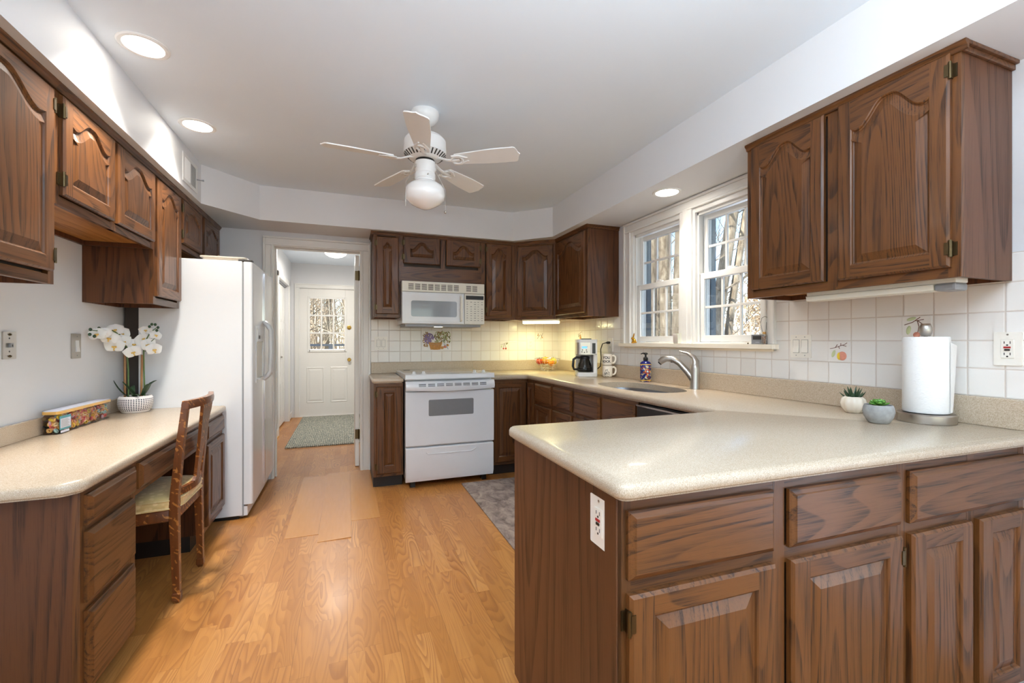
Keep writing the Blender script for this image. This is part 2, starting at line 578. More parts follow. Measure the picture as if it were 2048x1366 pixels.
class MB:
    def __init__(s):
        s.v, s.f, s.m, s.sm = [], [], [], []

    def add(s, vs, fs, mi=0, smooth=False):
        b = len(s.v)
        s.v += [Vector(v) for v in vs]
        for f in fs:
            s.f.append([i+b for i in f])
            s.m.append(mi)
            s.sm.append(smooth)
        return b

    def box(s, x0, x1, y0, y1, z0, z1, mi=0):
        s.add([(x0, y0, z0), (x1, y0, z0), (x1, y1, z0), (x0, y1, z0), (x0, y0, z1), (x1, y0, z1), (x1, y1, z1), (x0, y1, z1)],
              [(0, 3, 2, 1), (4, 5, 6, 7), (0, 1, 5, 4), (1, 2, 6, 5), (2, 3, 7, 6), (3, 0, 4, 7)], mi)
        return s

    def prism(s, poly, z0, z1, mi=0, ax='Z', smooth=False):
        def P(a, b, c):
            return {'Z': (a, b, c), 'Y': (a, c, b), 'X': (c, a, b)}[ax]
        n = len(poly)
        vs = [P(a, b, z0) for a, b in poly]+[P(a, b, z1) for a, b in poly]
        fs = [(i, (i+1) % n, n+(i+1) % n, n+i) for i in range(n)]
        b = s.add(vs, fs, mi, smooth)
        s.add([vs[i] for i in range(n)], [tuple(reversed(range(n)))], mi)
        s.add([vs[n+i] for i in range(n)], [tuple(range(n))], mi)
        return s

    def loops(s, loops, mi=0, smooth=True, closed=True, cap0=False, cap1=False):
        """skin a list of equally long vertex loops"""
        n = len(loops[0])
        vs = [p for L in loops for p in L]
        fs = []
        for k in range(len(loops)-1):
            for i in range(n if closed else n-1):
                j = (i+1) % n
                fs.append((k*n+i, k*n+j, (k+1)*n+j, (k+1)*n+i))
        s.add(vs, fs, mi, smooth)
        if cap0:
            s.add(loops[0], [tuple(reversed(range(n)))], mi)
        if cap1:
            s.add(loops[-1], [tuple(range(n))], mi)
        return s

    def lathe(s, prof, c=(0, 0, 0), n=32, mi=0, sx=1, sy=1, smooth=True, cap=True, lobes=0, amp=0):
        L = []
        for r, z in prof:
            ring = []
            for i in range(n):
                a = 2*PI*i/n
                k = r*(1+amp*math.cos(lobes*a)) if lobes else r
                ring.append((c[0]+k*math.cos(a)*sx, c[1]+k*math.sin(a)*sy, c[2]+z))
            L.append(ring)
        s.loops(L, mi, smooth, True, cap and prof[0][0] > 1e-5, cap and prof[-1][0] > 1e-5)
        return s

    def tube(s, pts, rad, n=8, mi=0, smooth=True, caps=True, flat=1.0):
        pts = [Vector(p) for p in pts]
        if not hasattr(rad, '__len__'):
            rad = [rad]*len(pts)
        L = []
        prev = None
        for i, p in enumerate(pts):
            d = (pts[min(i+1, len(pts)-1)]-pts[max(i-1, 0)])
            if d.length < 1e-9:
                d = Vector((0, 0, 1))
            d.normalize()
            if prev is None:
                up = Vector((0, 0, 1)) if abs(d.z) < .9 else Vector((0, 1, 0))
                a = d.cross(up).normalized()
            else:
                a = (prev-d*prev.dot(d)).normalized()
            prev = a
            b = d.cross(a)
            L.append([p+a*(rad[i]*math.cos(2*PI*k/n))+b*(rad[i]*flat*math.sin(2*PI*k/n)) for k in range(n)])
        s.loops(L, mi, smooth, True, caps, caps)
        return s

    def ell(s, c, r, mi=0, nu=16, nv=10):
        r = (r, r, r) if not hasattr(r, '__len__') else r
        L = []
        for j in range(nv+1):
            t = PI*j/nv
            q = max(math.sin(t), 1e-4)
            L.append([(c[0]+r[0]*q*math.cos(2*PI*i/nu), c[1]+r[1]*q*math.sin(2*PI*i/nu), c[2]-r[2]*math.cos(t)) for i in range(nu)])
        s.loops(L, mi, True)
        return s

    def xf(s, mat, start=0):
        for i in range(start, len(s.v)):
            s.v[i] = mat @ s.v[i]
        return s

    def build(s, name, mats, parent=None, bevel=0, world=False, seg=2, ang=35, sub=0):
        mats = mats if isinstance(mats, (list, tuple)) else [mats]
        me = bpy.data.meshes.new(name)
        vs = s.v
        if world and parent is not None:
            inv = PM[parent.name].inverted()
            vs = [inv @ v for v in vs]
        me.from_pydata([tuple(v) for v in vs], [], s.f)
        for m in mats:
            me.materials.append(M[m] if isinstance(m, str) else m)
        me.polygons.foreach_set('material_index', s.m)
        me.polygons.foreach_set('use_smooth', [True]*len(s.f) if any(s.sm) else s.sm)
        bm = bmesh.new()
        bm.from_mesh(me)
        if any(s.sm):
            bmesh.ops.remove_doubles(bm, verts=bm.verts, dist=1e-5)
        bmesh.ops.recalc_face_normals(bm, faces=bm.faces)
        bm.to_mesh(me)
        bm.free()
        if any(s.sm):
            me.set_sharp_from_angle(angle=R(ang))
        o = bpy.data.objects.new(name, me)
        C.objects.link(o)
        if parent is not None:
            o.parent = parent
        if bevel:
            md = o.modifiers.new('bevel', 'BEVEL')
            md.width = bevel
            md.segments = seg
            md.limit_method = 'ANGLE'
            md.angle_limit = R(40)
            md.harden_normals = False
        if sub:
            md = o.modifiers.new('sub', 'SUBSURF')
            md.levels = md.render_levels = sub
        PM[o.name] = PM[parent.name].copy() if parent is not None else Matrix()
        return o


def tag(o, label, cat, group=None, kind=None):
    o['label'] = label
    o['category'] = cat
    if group:
        o['group'] = group
    if kind:
        o['kind'] = kind
    return o


def thing(name, label, cat, loc=(0, 0, 0), rz=0, group=None):
    o = bpy.data.objects.new(name, None)
    C.objects.link(o)
    o.empty_display_size = .05
    o.location = loc
    o.rotation_euler = (0, 0, rz)
    PM[o.name] = Matrix.Translation(loc) @ Matrix.Rotation(rz, 4, 'Z')
    return tag(o, label, cat, group)


def struct(o):
    o['kind'] = 'structure'
    return o


def copy_tree(o, parent=None):
    c = o.copy()
    C.objects.link(c)
    if parent is not None:
        c.parent = parent
    PM[c.name] = PM[o.name].copy()
    for ch in list(o.children):
        copy_tree(ch, c)
    return c


def offset_poly(P, d):
    """inward offset of a CCW polygon"""
    n = len(P)
    out = []
    for i in range(n):
        a, b, c = Vector(P[i-1]), Vector(P[i]), Vector(P[(i+1) % n])
        e1, e2 = (b-a).normalized(), (c-b).normalized()
        n1, n2 = Vector((-e1.y, e1.x)), Vector((-e2.y, e2.x))
        k = n1+n2
        l = k.length_squared
        if l < 1e-6:
            out.append(tuple(b+n1*d))
            continue
        k = k*(2/l)
        if k.length > 2.2:
            k = k.normalized()*2.2
        q = b+k*d
        out.append((q.x, q.y))
    return out


def fillet(P, radii, n=6):
    out = []
    N = len(P)
    for i in range(N):
        r = radii[i]
        b = Vector(P[i])
        if r <= 0:
            out.append(tuple(b))
            continue
        a, c = Vector(P[i-1]), Vector(P[(i+1) % N])
        d1, d2 = (a-b).normalized(), (c-b).normalized()
        for k in range(n+1):
            t = k/n
            p = b+d1*r*(1-t)**2+d2*r*t**2
            out.append((p.x, p.y))
    return out

# ------------------------------------------------------------------ room shell
XL, XR, YB, YR = -1.345, 2.195, 4.43, -3.2
ZC, ZS = 2.4765, 2.20
HX, HY = -.84, 7.85          # hall
mb = MB()
mb.box(XL-.12, XR+.12, YR-.12, 4.55, -.1, 0)
mb.box(-1.6, .7, 4.55, 8.0, -.1, 0)
floor = struct(mb.build('floor', 'floor'))
# three swollen planks before the doorway, lifted along one edge
mb = MB()
for (x0, x1, y0, y1, a, b) in ((-.366, -.172, 3.05, 4.36, .003, .001), (-.171, .023, 2.93, 4.40, .006, .002), (.024, .215, 3.2, 4.42, .003, .001)):
    mb.add([(x0, y0, 0), (x1, y0, 0), (x1, y1, 0), (x0, y1, 0), (x0, y0, b), (x1, y0, a), (x1, y1, b), (x0, y1, a)],
           [(4, 5, 6, 7), (0, 1, 5, 4), (1, 2, 6, 5), (2, 3, 7, 6), (3, 0, 4, 7)])
mb.build('swollen_plank', 'board', floor)
mb = MB()
mb.box(XL-.12, XR+.12, YR-.12, 4.55, ZC, ZC+.12)
mb.box(-1.6, .7, 4.55, 8.0, ZC, ZC+.12)
struct(mb.build('ceiling', 'ceilp'))
sof = [(XL, YR), (-.972, YR), (-.972, 3.71), (-.66, 4.04), (1.515, 4.04), (1.80, 3.745), (1.80, YR), (XR, YR), (XR, YB), (XL, YB)]
struct(MB().prism(sof, ZS, ZC).build('ceiling_soffit', 'wallp'))
struct(MB().box(XL-.12, XL, YR, YB+.12, 0, ZC).build('wall_left', 'wallp'))
# window openings: two sashes side by side
WZ0, WZ1 = 1.205, 2.125
WIN = ((2.49, 3.08), (1.82, 2.39))
mb = MB()
mb.box(XR, XR+.14, .25, YB+.12, 0, WZ0).box(XR, XR+.14, YR, YB+.12, WZ1, ZC).box(XR, XR+.14, YR, -1.75, 0, WZ1)
mb.box(XR, XR+.14, .25, 1.82, WZ0, WZ1).box(XR, XR+.14, 2.39, 2.49, WZ0, WZ1).box(XR, XR+.14, 3.08, YB+.12, WZ0, WZ1)
wr = struct(mb.build('wall_right', 'wallp'))
mb = MB()
DX0, DX1, DZ = -.625, .13, 2.085
mb.box(XL-.12, DX0, YB, YB+.12, 0, ZC).box(DX1, XR+.14, YB, YB+.12, 0, ZC).box(DX0, DX1, YB, YB+.12, DZ, ZC)
wb = struct(mb.build('wall_back', 'wallp'))
mb = MB()
mb.box(XL-.12, -1.4, YR-.12, YR, 0, ZC).box(2.1, XR+.14, YR-.12, YR, 0, ZC).box(-1.4, 2.1, YR-.12, YR, 2.15, ZC)
struct(mb.build('wall_front', 'wallp'))
# glazed tiles
mb = MB()
mb.box(XR-.007, XR, .34, 1.755, 1.0195, 1.535).box(XR-.007, XR, 1.755, 3.165, 1.0195, 1.17).box(XR-.007, XR, 3.165, YB, 1.0195, 1.535)
mb.build('tile_backsplash', 'tile_r', wr)
MB().box(.212, XR, YB-.007, YB, 1.0195, 1.535).build('tile_backsplash', 'tile_b', wb)

# window trim, sashes
mb = MB()


def casing(mb, axis, a0, a1, z0, z1, face, w, out, zt=None):
    """moulded flat casing band: axis 'Y' lies on a wall X=face (proud to -X), axis 'X' on a wall Y=face (proud to -Y)"""
    for (f0, f1, d) in ((.22, .80, .55), (0, .22, 1.0), (.80, 1.0, .8)):
        zz = z1
        if w == 'top':
            p0, p1, q0, q1 = a0, a1, z1-(z1-z0)*f1, z1-(z1-z0)*f0
        else:
            q0, q1 = z0, z1
            if f0 == 0 and zt:
                q1 = zt-(zt-z1)*.22-.0002
            if w == 'lo':
                p0, p1 = a0+(a1-a0)*f0, a0+(a1-a0)*f1
            else:
                p0, p1 = a1-(a1-a0)*f1, a1-(a1-a0)*f0
        if axis == 'Y':
            mb.box(face-out*d, face, p0, p1, q0, q1)
        else:
            mb.box(p0, p1, face-out*d, face, q0, q1)


casing(mb, 'Y', 3.075, 3.165, WZ0, 2.118, XR, 'hi', .024, 2.196)
casing(mb, 'Y', 1.755, 1.825, WZ0, 2.118, XR, 'lo', .024, 2.196)
casing(mb, 'Y', 1.755, 3.165, 2.118, 2.196, XR, 'top', .024)
mb.box(XR-.016, XR, 2.385, 2.495, WZ0, 2.12)
mb.box(XR-.022, XR, 2.42, 2.46, WZ0, 2.12)
struct(mb.build('trim_1', 'trimw', bevel=.004))
mb = MB()
mb.prism([(XR+.05, 1.74), (XR+.05, 3.20), (XR-.038, 3.20), (XR-.048, 3.19), (XR-.048, 1.75), (XR-.038, 1.74)][::-1], 1.180, 1.2055)
mb.box(XR-.016, XR, 1.77, 3.16, 1.165, 1.18)
struct(mb.build('trim_2', plain('sill_paint', srgb(240, 231, 214), .32, var=.015), bevel=.006))


def window(n, y0, y1):
    root = bpy.data.objects.new('window_%d' % n, None)
    C.objects.link(root)
    root.location = (XR, y0, WZ0)
    PM[root.name] = Matrix.Translation((XR, y0, WZ0))
    root['kind'] = 'structure'
    W_, H_ = y1-y0, WZ1-WZ0
    zm = 1.655-WZ0
    f = MB()
    # jamb liner, stops and outer blue-grey brickmould
    t = .026
    f.box(0, .13, 0, t, 0, H_).box(0, .13, W_-t, W_, 0, H_).box(0, .13, t, W_-t, H_-t-.012, H_).box(0, .13, t, W_-t, 0, .012)
    f.box(.02, .03, t, t+.014, 0, H_).box(.02, .03, W_-t-.014, W_-t, 0, H_).box(.02, .03, t, W_-t, H_-t-.03, H_-t)
    f.build('window_frame', 'trimw', root, bevel=.002)
    e = MB()
    e.box(.132, .175, -.03, t+.006, 0, H_).box(.132, .175, W_-t-.006, W_+.03, 0, H_).box(.132, .175, t, W_-t, H_-t-.01, H_+.03)
    e.build('exterior_casing', 'bluegrey', root)  # shade of the outer jamb is put into this dark blue-grey colour
    for nm, xa, za, zb, fr in (('upper_sash', .070, zm-.012, H_-t-.026, .036), ('lower_sash', .034, .014, zm+.022, .042)):
        s = MB()
        a, b = t+.004, W_-t-.004
        s.box(xa, xa+.032, a, a+fr, za, zb).box(xa, xa+.032, b-fr, b, za, zb).box(xa, xa+.032, a+fr, b-fr, za, za+fr).box(xa, xa+.032, a+fr, b-fr, zb-fr, zb)
        so = s.build(nm, 'trimw', root, bevel=.003)
        g = MB()
        yy0, yy1, zz0, zz1 = a+fr, b-fr, za+fr, zb-fr
        g.box(xa+.014, xa+.017, yy0, yy1, zz0, zz1)
        g.build('pane', 'glass', so)
        q = MB()
        for k in (1, 2):
            yc = yy0+(yy1-yy0)*k/3
            q.box(xa+.009, xa+.022, yc-.008, yc+.008, zz0, zz1)
        zc_ = (zz0+zz1)/2
        q.box(xa+.0085, xa+.0225, yy0, yy1, zc_-.008, zc_+.008)
        q.build('muntin', 'trimw', so, bevel=.002)
    l = MB()
    l.box(.040, .062, W_/2-.035, W_/2+.035, zm+.022, zm+.032).box(.045, .055, W_/2-.01, W_/2+.03, zm+.032, zm+.040)
    l.build('sash_lock', 'trimw', root, bevel=.003)


window(1, *WIN[0])
window(2, *WIN[1])

# glazed patio doors beside and behind the camera
for n_, loc_, rz_, w_ in ((4, (XR+.05, -1.75, 0), PI/2, 2.0), (5, (-1.4, YR-.05, 0), 0, 3.5)):
    root = bpy.data.objects.new('door_%d' % n_, None)
    C.objects.link(root)
    root.location = loc_
    root.rotation_euler = (0, 0, rz_)
    root['kind'] = 'structure'
    PM[root.name] = Matrix.Translation(loc_) @ Matrix.Rotation(rz_, 4, 'Z')
    f = MB()
    hz = 2.125
    for a in (0, w_/2-.04, w_-.08):
        f.box(a, a+.08, -.03, .03, 0, hz)
    f.box(.08, w_-.08, -.03, .03, 0, .09).box(.08, w_-.08, -.03, .03, hz-.09, hz)
    f.build('door_frame', 'trimw', root)
    MB().box(.08, w_-.08, -.004, .004, .09, hz-.09).build('pane', 'glass', root)

# doorway casing and jamb to the hall
mb = MB()
casing(mb, 'X', -.697, DX0+.008, 0, DZ-.008, YB, 'lo', .022, 2.155)
casing(mb, 'X', DX1-.008, .208, 0, DZ-.008, YB, 'hi', .022, 2.155)
casing(mb, 'X', -.697, .208, DZ-.008, 2.155, YB, 'top', .022)
mb.box(DX0-.001, DX0+.016, YB-.004, YB+.125, 0, DZ).box(DX1-.016, DX1+.001, YB-.004, YB+.125, 0, DZ).box(DX0, DX1, YB-.004, YB+.125, DZ-.016, DZ+.001)
mb.box(DX0+.016, DX0+.028, YB+.05, YB+.085, 0, DZ-.016).box(DX0, DX1, YB+.05, YB+.085, DZ-.028, DZ-.016)
struct(mb.build('trim_3', 'trimw', bevel=.003))
# kitchen door swung open into the hall
root = bpy.data.objects.new('door_2', None)
C.objects.link(root)
root.location = (.108, 4.565, 0)
root['kind'] = 'structure'
PM[root.name] = Matrix.Translation(root.location)
MB().box(-.036, 0, 0, .74, .01, 2.06).build('door_slab', 'trimw', root, bevel=.002)
for z in (.32, 1.86):
    h = MB().box(-.037, .006, -.012, .002, z-.045, z+.045)
    h.tube([(-.004, -.014, z-.048), (-.004, -.014, z+.048)], .006)
    h.build('hinge', 'brass', root)

# hall
mb = MB()
mb.box(HX-.1, HX, 4.55, 6.40, 0, ZC).box(HX-.1, HX, 7.50, HY+.12, 0, ZC).box(HX-.1, HX, 6.40, 7.50, 2.06, ZC).box(-1.6, -1.5, 4.55, 8, 0, ZC)
struct(mb.build('wall_hall_left', 'wallp'))
struct(MB().box(.55, .67, 4.55, 8.0, 0, ZC).build('wall_hall_right', 'wallp'))
EX0, EX1, EZ = -.725, .125, 2.085
mb = MB()
mb.box(-1.6, EX0, HY, HY+.12, 0, ZC).box(EX1, .67, HY, HY+.12, 0, ZC).box(EX0, EX1, HY, HY+.12, EZ, ZC)
struct(mb.build('wall_hall_end', 'wallp'))
mb = MB()
casing(mb, 'X', EX0-.065, EX0+.005, 0, EZ-.005, HY, 'lo', .02, 2.15)
casing(mb, 'X', EX1-.005, EX1+.065, 0, EZ-.005, HY, 'hi', .02, 2.15)
casing(mb, 'X', EX0-.065, EX1+.065, EZ-.005, 2.15, HY, 'top', .02)
mb.box(EX0, EX1, HY-.01, HY+.12, -.001, .012)
struct(mb.build('trim_4', 'trimw', bevel=.003))
mb = MB()
mb.box(HX, HX+.016, 6.33, 6.40, 0, 2.13).box(HX, HX+.016, 7.50, 7.57, 0, 2.13).box(HX, HX+.016, 6.33, 7.57, 2.06, 2.13)
struct(mb.build('trim_5', 'trimw', bevel=.003))
mb = MB()
mb.box(HX, HX+.014, 4.56, 6.33, .012, .10).box(HX, HX+.014, 7.57, HY, .012, .10)
bbm = mb.build('baseboard_hall', 'trimw', bevel=.003)
struct(bbm)
MB().box(HX, HX+.022, 4.56, 6.345, 0, .014).build('shoe_moulding', 'board2', bbm)
struct(MB().box(.212, .222, YB-.0145, YB, 0, .09).build('baseboard_back', 'trimw'))
# closet bifold doors
root = bpy.data.objects.new('door_3', None)
C.objects.link(root)
root.location = (HX-.05, 6.40, 0)
root['kind'] = 'structure'
PM[root.name] = Matrix.Translation(root.location)
for k in range(4):
    y = .004+k*.274
    d = MB().box(-.03, 0, y, y+.268, .02, 2.03)
    for (a, b) in ((.12, .62), (.72, 1.40), (1.50, 1.92)):
        d.box(0, .004, y+.05, y+.218, a, b)
        d.box(.004, .008, y+.075, y+.193, a+.025, b-.025)
    d.build('bifold_panel', 'trimw', root, bevel=.003)
MB().ell((.018, .62, 1.0), .014).build('knob', 'steel', root)
MB().box(-.02, .02, 0, 1.10, 2.035, 2.06).build('track', 'grey', root)

# exterior half-glazed door at the hall end
root = bpy.data.objects.new('door_1', None)
C.objects.link(root)
root.location = (EX0, HY+.02, 0)
root['kind'] = 'structure'
PM[root.name] = Matrix.Translation(root.location)
wd = EX1-EX0
gx0, gx1, gz0, gz1 = .145, .695, 1.07, 1.93
d = MB()
d.box(.004, gx0, 0, .042, .012, EZ-.004).box(gx1, wd-.004, 0, .042, .012, EZ-.004).box(gx0, gx1, 0, .042, .012, gz0).box(gx0, gx1, 0, .042, gz1, EZ-.004)
d.build('door_slab', 'trimw', root, bevel=.002)
for a in (.105, .465):
    p = MB()
    x0, x1, z0, z1 = a, a+.265, .22, .80
    L = []
    for ins, y in ((0, 0), (.012, -.007), (.024, .002), (.055, -.006)):
        L.append([(x0+ins, y, z0+ins), (x1-ins, y, z0+ins), (x1-ins, y, z1-ins), (x0+ins, y, z1-ins)])
    p.loops(L, 0, False, True, False, True)
    p.build('raised_panel', 'trimw', root)
f = MB()
for (a, b, c_, e) in ((gx0-.022, gx0+.014, gz0-.022, gz1+.022), (gx1-.014, gx1+.022, gz0-.022, gz1+.022), (gx0, gx1, gz0-.022, gz0+.014), (gx0, gx1, gz1-.014, gz1+.022)):
    f.box(a, b, -.012, .0, c_, e)
for k in (1, 2):
    x = gx0+(gx1-gx0)*k/3
    f.box(x-.012, x+.012, -.010, .012, gz0, gz1)
    z = gz0+(gz1-gz0)*k/3
    f.box(gx0, gx1, -.0098, .0118, z-.012, z+.012)
f.build('glazing_frame', 'trimw', root, bevel=.003)
MB().box(gx0, gx1, .018, .022, gz0, gz1).build('pane', 'glass', root)
k = MB().lathe([(.0, -.062), (.02, -.062), (.028, -.05), (.026, -.038), (.012, -.03), (.011, -.01), (.030, -.006), (.031, 0)], n=20)
k.xf(Matrix.Translation((.755, -.001, .915)) @ Matrix.Rotation(-PI/2, 4, 'X'))
k.build('knob', 'knobs', root)
k = MB().lathe([(0, -.016), (.016, -.016), (.02, -.012), (.034, -.008), (.036, 0)], n=20)
k.xf(Matrix.Translation((.755, -.001, 1.45)) @ Matrix.Rotation(-PI/2, 4, 'X'))
k.build('deadbolt', 'knobs', root)
for z in (.3, 1.05, 1.8):
    MB().tube([(.002, -.006, z-.05), (.002, -.006, z+.05)], .006).build('hinge', 'trimw', root)

# ------------------------------------------------------------------ cabinet kit


def door_mesh(x0, x1, z0, z1, arch=0.0, st=.052, t=.02):
    """raised panel door, front face at y=-t; material 0 vertical grain, 1 horizontal grain"""
    d = MB()
    e = .007
    # slab edge with eased front
    L = [[(x0, 0, z0), (x1, 0, z0), (x1, 0, z1), (x0, 0, z1)],
         [(x0, -t+e, z0), (x1, -t+e, z0), (x1, -t+e, z1), (x0, -t+e, z1)],
         [(x0+e, -t, z0+e), (x1-e, -t, z0+e), (x1-e, -t, z1-e), (x0+e, -t, z1-e)]]
    d.loops(L, 0, False, True, True)
    xi0, xi1 = x0+st, x1-st
    zb = z0+st
    zp = z1-st*.82
    zs = zp-arch
    N = 26 if arch else 1
    top = []
    for i in range(N+1):
        u = i/N
        q = 2*u-1
        s_ = 0
        if arch:
            a = abs(q)
            s_ = .5+.5*math.cos(PI*min(max(a-.10, 0)/.74, 1))
            s_ += .12*max(0, (a-.82)/.18)**1.5
        top.append((xi0+(xi1-xi0)*u, zs+arch*s_))
    y = -t
    # stiles, bottom rail, top rail
    d.add([(x0+e, y, z0+e), (xi0, y, z0+e), (xi0, y, z1-e), (x0+e, y, z1-e)], [(0, 1, 2, 3)], 0)
    d.add([(xi1, y, z0+e), (x1-e, y, z0+e), (x1-e, y, z1-e), (xi1, y, z1-e)], [(0, 1, 2, 3)], 0)
    d.add([(xi0, y, z0+e), (xi1, y, z0+e), (xi1, y, zb), (xi0, y, zb)], [(0, 1, 2, 3)], 1)
    for i in range(N):
        (a, za), (b, zb2) = top[i], top[i+1]
        d.add([(a, y, za), (b, y, zb2), (b, y, z1-e), (a, y, z1-e)], [(0, 1, 2, 3)], 1)
    P = [(xi0, zb), (xi1, zb)]+list(reversed(top))
    bev = min(.030, (xi1-xi0)*.24, (zs-zb)*.3)
    prev = None
    loops = []
    for ins, yy in ((0, -t), (.004, -t+.003), (.006, -t+.008), (.010, -t+.010), (.010+bev, -t+.0015)):
        Q = offset_poly(P, ins) if ins else P
        loops.append([(a, yy, b) for a, b in Q])
    d.loops(loops, 0, False, True, False, True)
    return d


def drawer_mesh(x0, x1, z0, z1, t=.02):
    d = MB()
    L = []
    for ins, y in ((0, 0), (0, -t*.45), (.004, -t*.62), (.012, -t*.86), (.015, -t)):
        L.append([(x0+ins, y, z0+ins), (x1-ins, y, z0+ins), (x1-ins, y, z1-ins), (x0+ins, y, z1-ins)])
    d.loops(L, 0, False, True, True, True)
    return d


def hinge_mesh(x, z, side):
    h = MB()
    h.box(min(x, x+side*.014), max(x, x+side*.014), -.004, 0, z-.022, z+.022)
    h.box(x-.003, x+.003, -.02, 0, z-.026, z+.026)
    h.tube([(x+side*.003, -.018, z-.028), (x+side*.003, -.018, z+.028)], .0045, 8)
    h.box(min(x, x-side*.012), max(x, x-side*.012), -.0225, -.0195, z-.02, z+.02)
    return h


def cabinet(name, label, loc, rz, W_, D, H_, doors=(), drawers=(), mids=(), base=False, crown=False, crown_sides='', toe=.10, cat='cabinet',
            group=None, open_top=False, rails=(), fascia=None):
    r = thing(name, label, cat, loc, rz, group)
    z0 = toe if base else 0
    c_ = MB()
    th = .016
    c_.box(0, th, .019, D, z0, H_, 0).box(W_-th, W_, .019, D, z0, H_, 0)
    c_.box(th, W_-th, D-th, D, z0, H_, 0)
    if not open_top:
        c_.box(th, W_-th, .019, D-th, H_-th, H_, 0)
    c_.box(th, W_-th, .019, D-th, z0+.024, z0+.024+th, 1)
    c_.box(th, W_-th, .022, .03, z0+.03, H_-.02, 2)
    c_.build('carcass', ['ws', 'wu', 'dgap'], r)
    f = MB()
    sw = .034
    xs = [(0, sw), (W_-sw, W_)]+[(m-.02, m+.02) for m in mids]
    for a, b in xs:
        f.box(a, b, 0, .019, z0, H_, 0)
    f.box(sw, W_-sw, .0004, .0185, H_-.036, H_, 1).box(sw, W_-sw, .0004, .0185, z0, z0+.034, 1)
    for (a, b) in rails:
        f.box(sw, W_-sw, .0004, .0185, a, b, 1)
    f.build('face_frame', ['wv', 'wh'], r)
    for dd in doors:
        x0, x1, a, b, arch, hs = dd[:6]
        do = door_mesh(x0, x1, a, b, arch, st=dd[6] if len(dd) > 6 else .052).build('door', ['wv', 'wh'], r)
        if hs:
            xh, sd = (x0, -1) if hs == 'l' else (x1, 1)
            for z in (a+.06, b-.06):
                hinge_mesh(xh, z, sd).build('hinge', 'brass', do)
    for (x0, x1, a, b) in drawers:
        drawer_mesh(x0, x1, a, b).build('drawer_front', 'wh', r)
    if fascia:
        MB().box(fascia[0], fascia[1], -.003, .019, fascia[2], fascia[3]).build('fascia_panel', 'wh', r)
    if base and toe > 0:
        MB().box(0, W_, .065, D, 0, toe).build('toe_kick', 'dark', r)
    if crown:
        k = MB()
        q = .02
        xa = -q if 'l' in crown_sides else 0
        xb = W_+q if 'r' in crown_sides else W_
        prof = [(0, H_-.03), (-.008, H_-.03), (-.012, H_-.018), (-q, H_-.010), (-q, H_), (0, H_)]
        k.prism(prof, xa, xb, 0, 'X')
        if 'r' in crown_sides:
            k.box(W_, W_+q, 0, D, H_-.012, H_).box(W_, W_+.010, 0, D, H_-.03, H_-.012)
        if 'l' in crown_sides:
            k.box(-q, 0, 0, D, H_-.012, H_).box(-.010, 0, 0, D, H_-.03, H_-.012)
        k.build('crown_trim', 'wh', r, bevel=.002)
    return r


ZU = 1.435
HU = ZS-ZU
G_UP = 'oak wall cabinets'
# left wall, over the desk (local x runs away from the camera)
LFX = -1.03
dep = LFX-XL
cabinet('wall_cabinet', 'tall oak wall cabinet above the near end of the desk, cut by the picture edge', (LFX, 1.55, ZU), PI/2, .60, dep, HU,
        doors=[(.03, .57, .045, HU-.045, .075, 'r')], crown=True)
zb = 1.742
cabinet('wall_cabinet', 'short two-door oak wall cabinet over the phone jack and empty desk wall', (LFX, 2.15, zb), PI/2, .905, dep, ZS-zb,
        doors=[(.030, .425, .038, ZS-zb-.04, .06, 'l'), (.462, .885, .038, ZS-zb-.04, .06, None)], mids=[.443], crown=True)
cabinet('wall_cabinet', 'narrow full-height oak wall cabinet hanging above the orchid', (LFX, 3.055, ZU), PI/2, .41, dep, HU,
        doors=[(.02, .395, .045, HU-.045, .06, None)], crown=True)
zb = 1.835
cabinet('wall_cabinet', 'short two-door oak wall cabinet above the refrigerator', (LFX, 3.465, zb), PI/2, .96, dep, ZS-zb,
        doors=[(.02, .43, .035, ZS-zb-.04, .045, 'l'), (.475, .905, .035, ZS-zb-.04, .045, None)], mids=[.452], crown=True)
# back wall
UY = 4.104
dep = YB-.007-UY
cabinet('wall_cabinet', 'very narrow oak wall cabinet between the doorway and the microwave', (.215, UY, ZU), 0, .232, dep, HU,
        doors=[(.022, .220, .03, HU-.045, .035, 'l', .06)], crown=True, crown_sides='l')
zb = 1.762
cabinet('wall_cabinet', 'low oak wall cabinet with two small arched doors above the microwave', (.447, UY, zb), 0, .767, dep, ZS-zb,
        doors=[(.027, .362, .166, ZS-zb-.025, .065, 'l', .06), (.421, .752, .166, ZS-zb-.025, .065, 'r', .06)], mids=[.392], crown=True, fascia=(.004, .763, 0, .14))
cabinet('wall_cabinet', 'narrow oak wall cabinet just past the microwave controls', (1.214, UY, ZU), 0, .345, dep, HU,
        doors=[(.043, .305, .03, HU-.03, .06, 'l')], crown=True)
# diagonal corner
p0, p1 = Vector((1.559, UY, 0)), Vector((1.882, 3.842, 0))
ln = (p1-p0).length
r = cabinet('corner_wall_cabinet', 'diagonal corner oak wall cabinet over the lit strip and fruit bowl', (p0.x, p0.y, ZU), math.atan2(p1.y-p0.y, p1.x-p0.x), ln, .22, HU,
            doors=[(.025, ln-.025, .03, HU-.045, .065, None)], crown=True, cat='cabinet')
body = MB().prism([(1.57, UY+.01), (1.885, 3.86), (2.188, 3.842), (2.188, 4.423), (1.559, 4.423)], ZU+.02, ZS)
body.build('corner_body', 'wu', r, world=True)
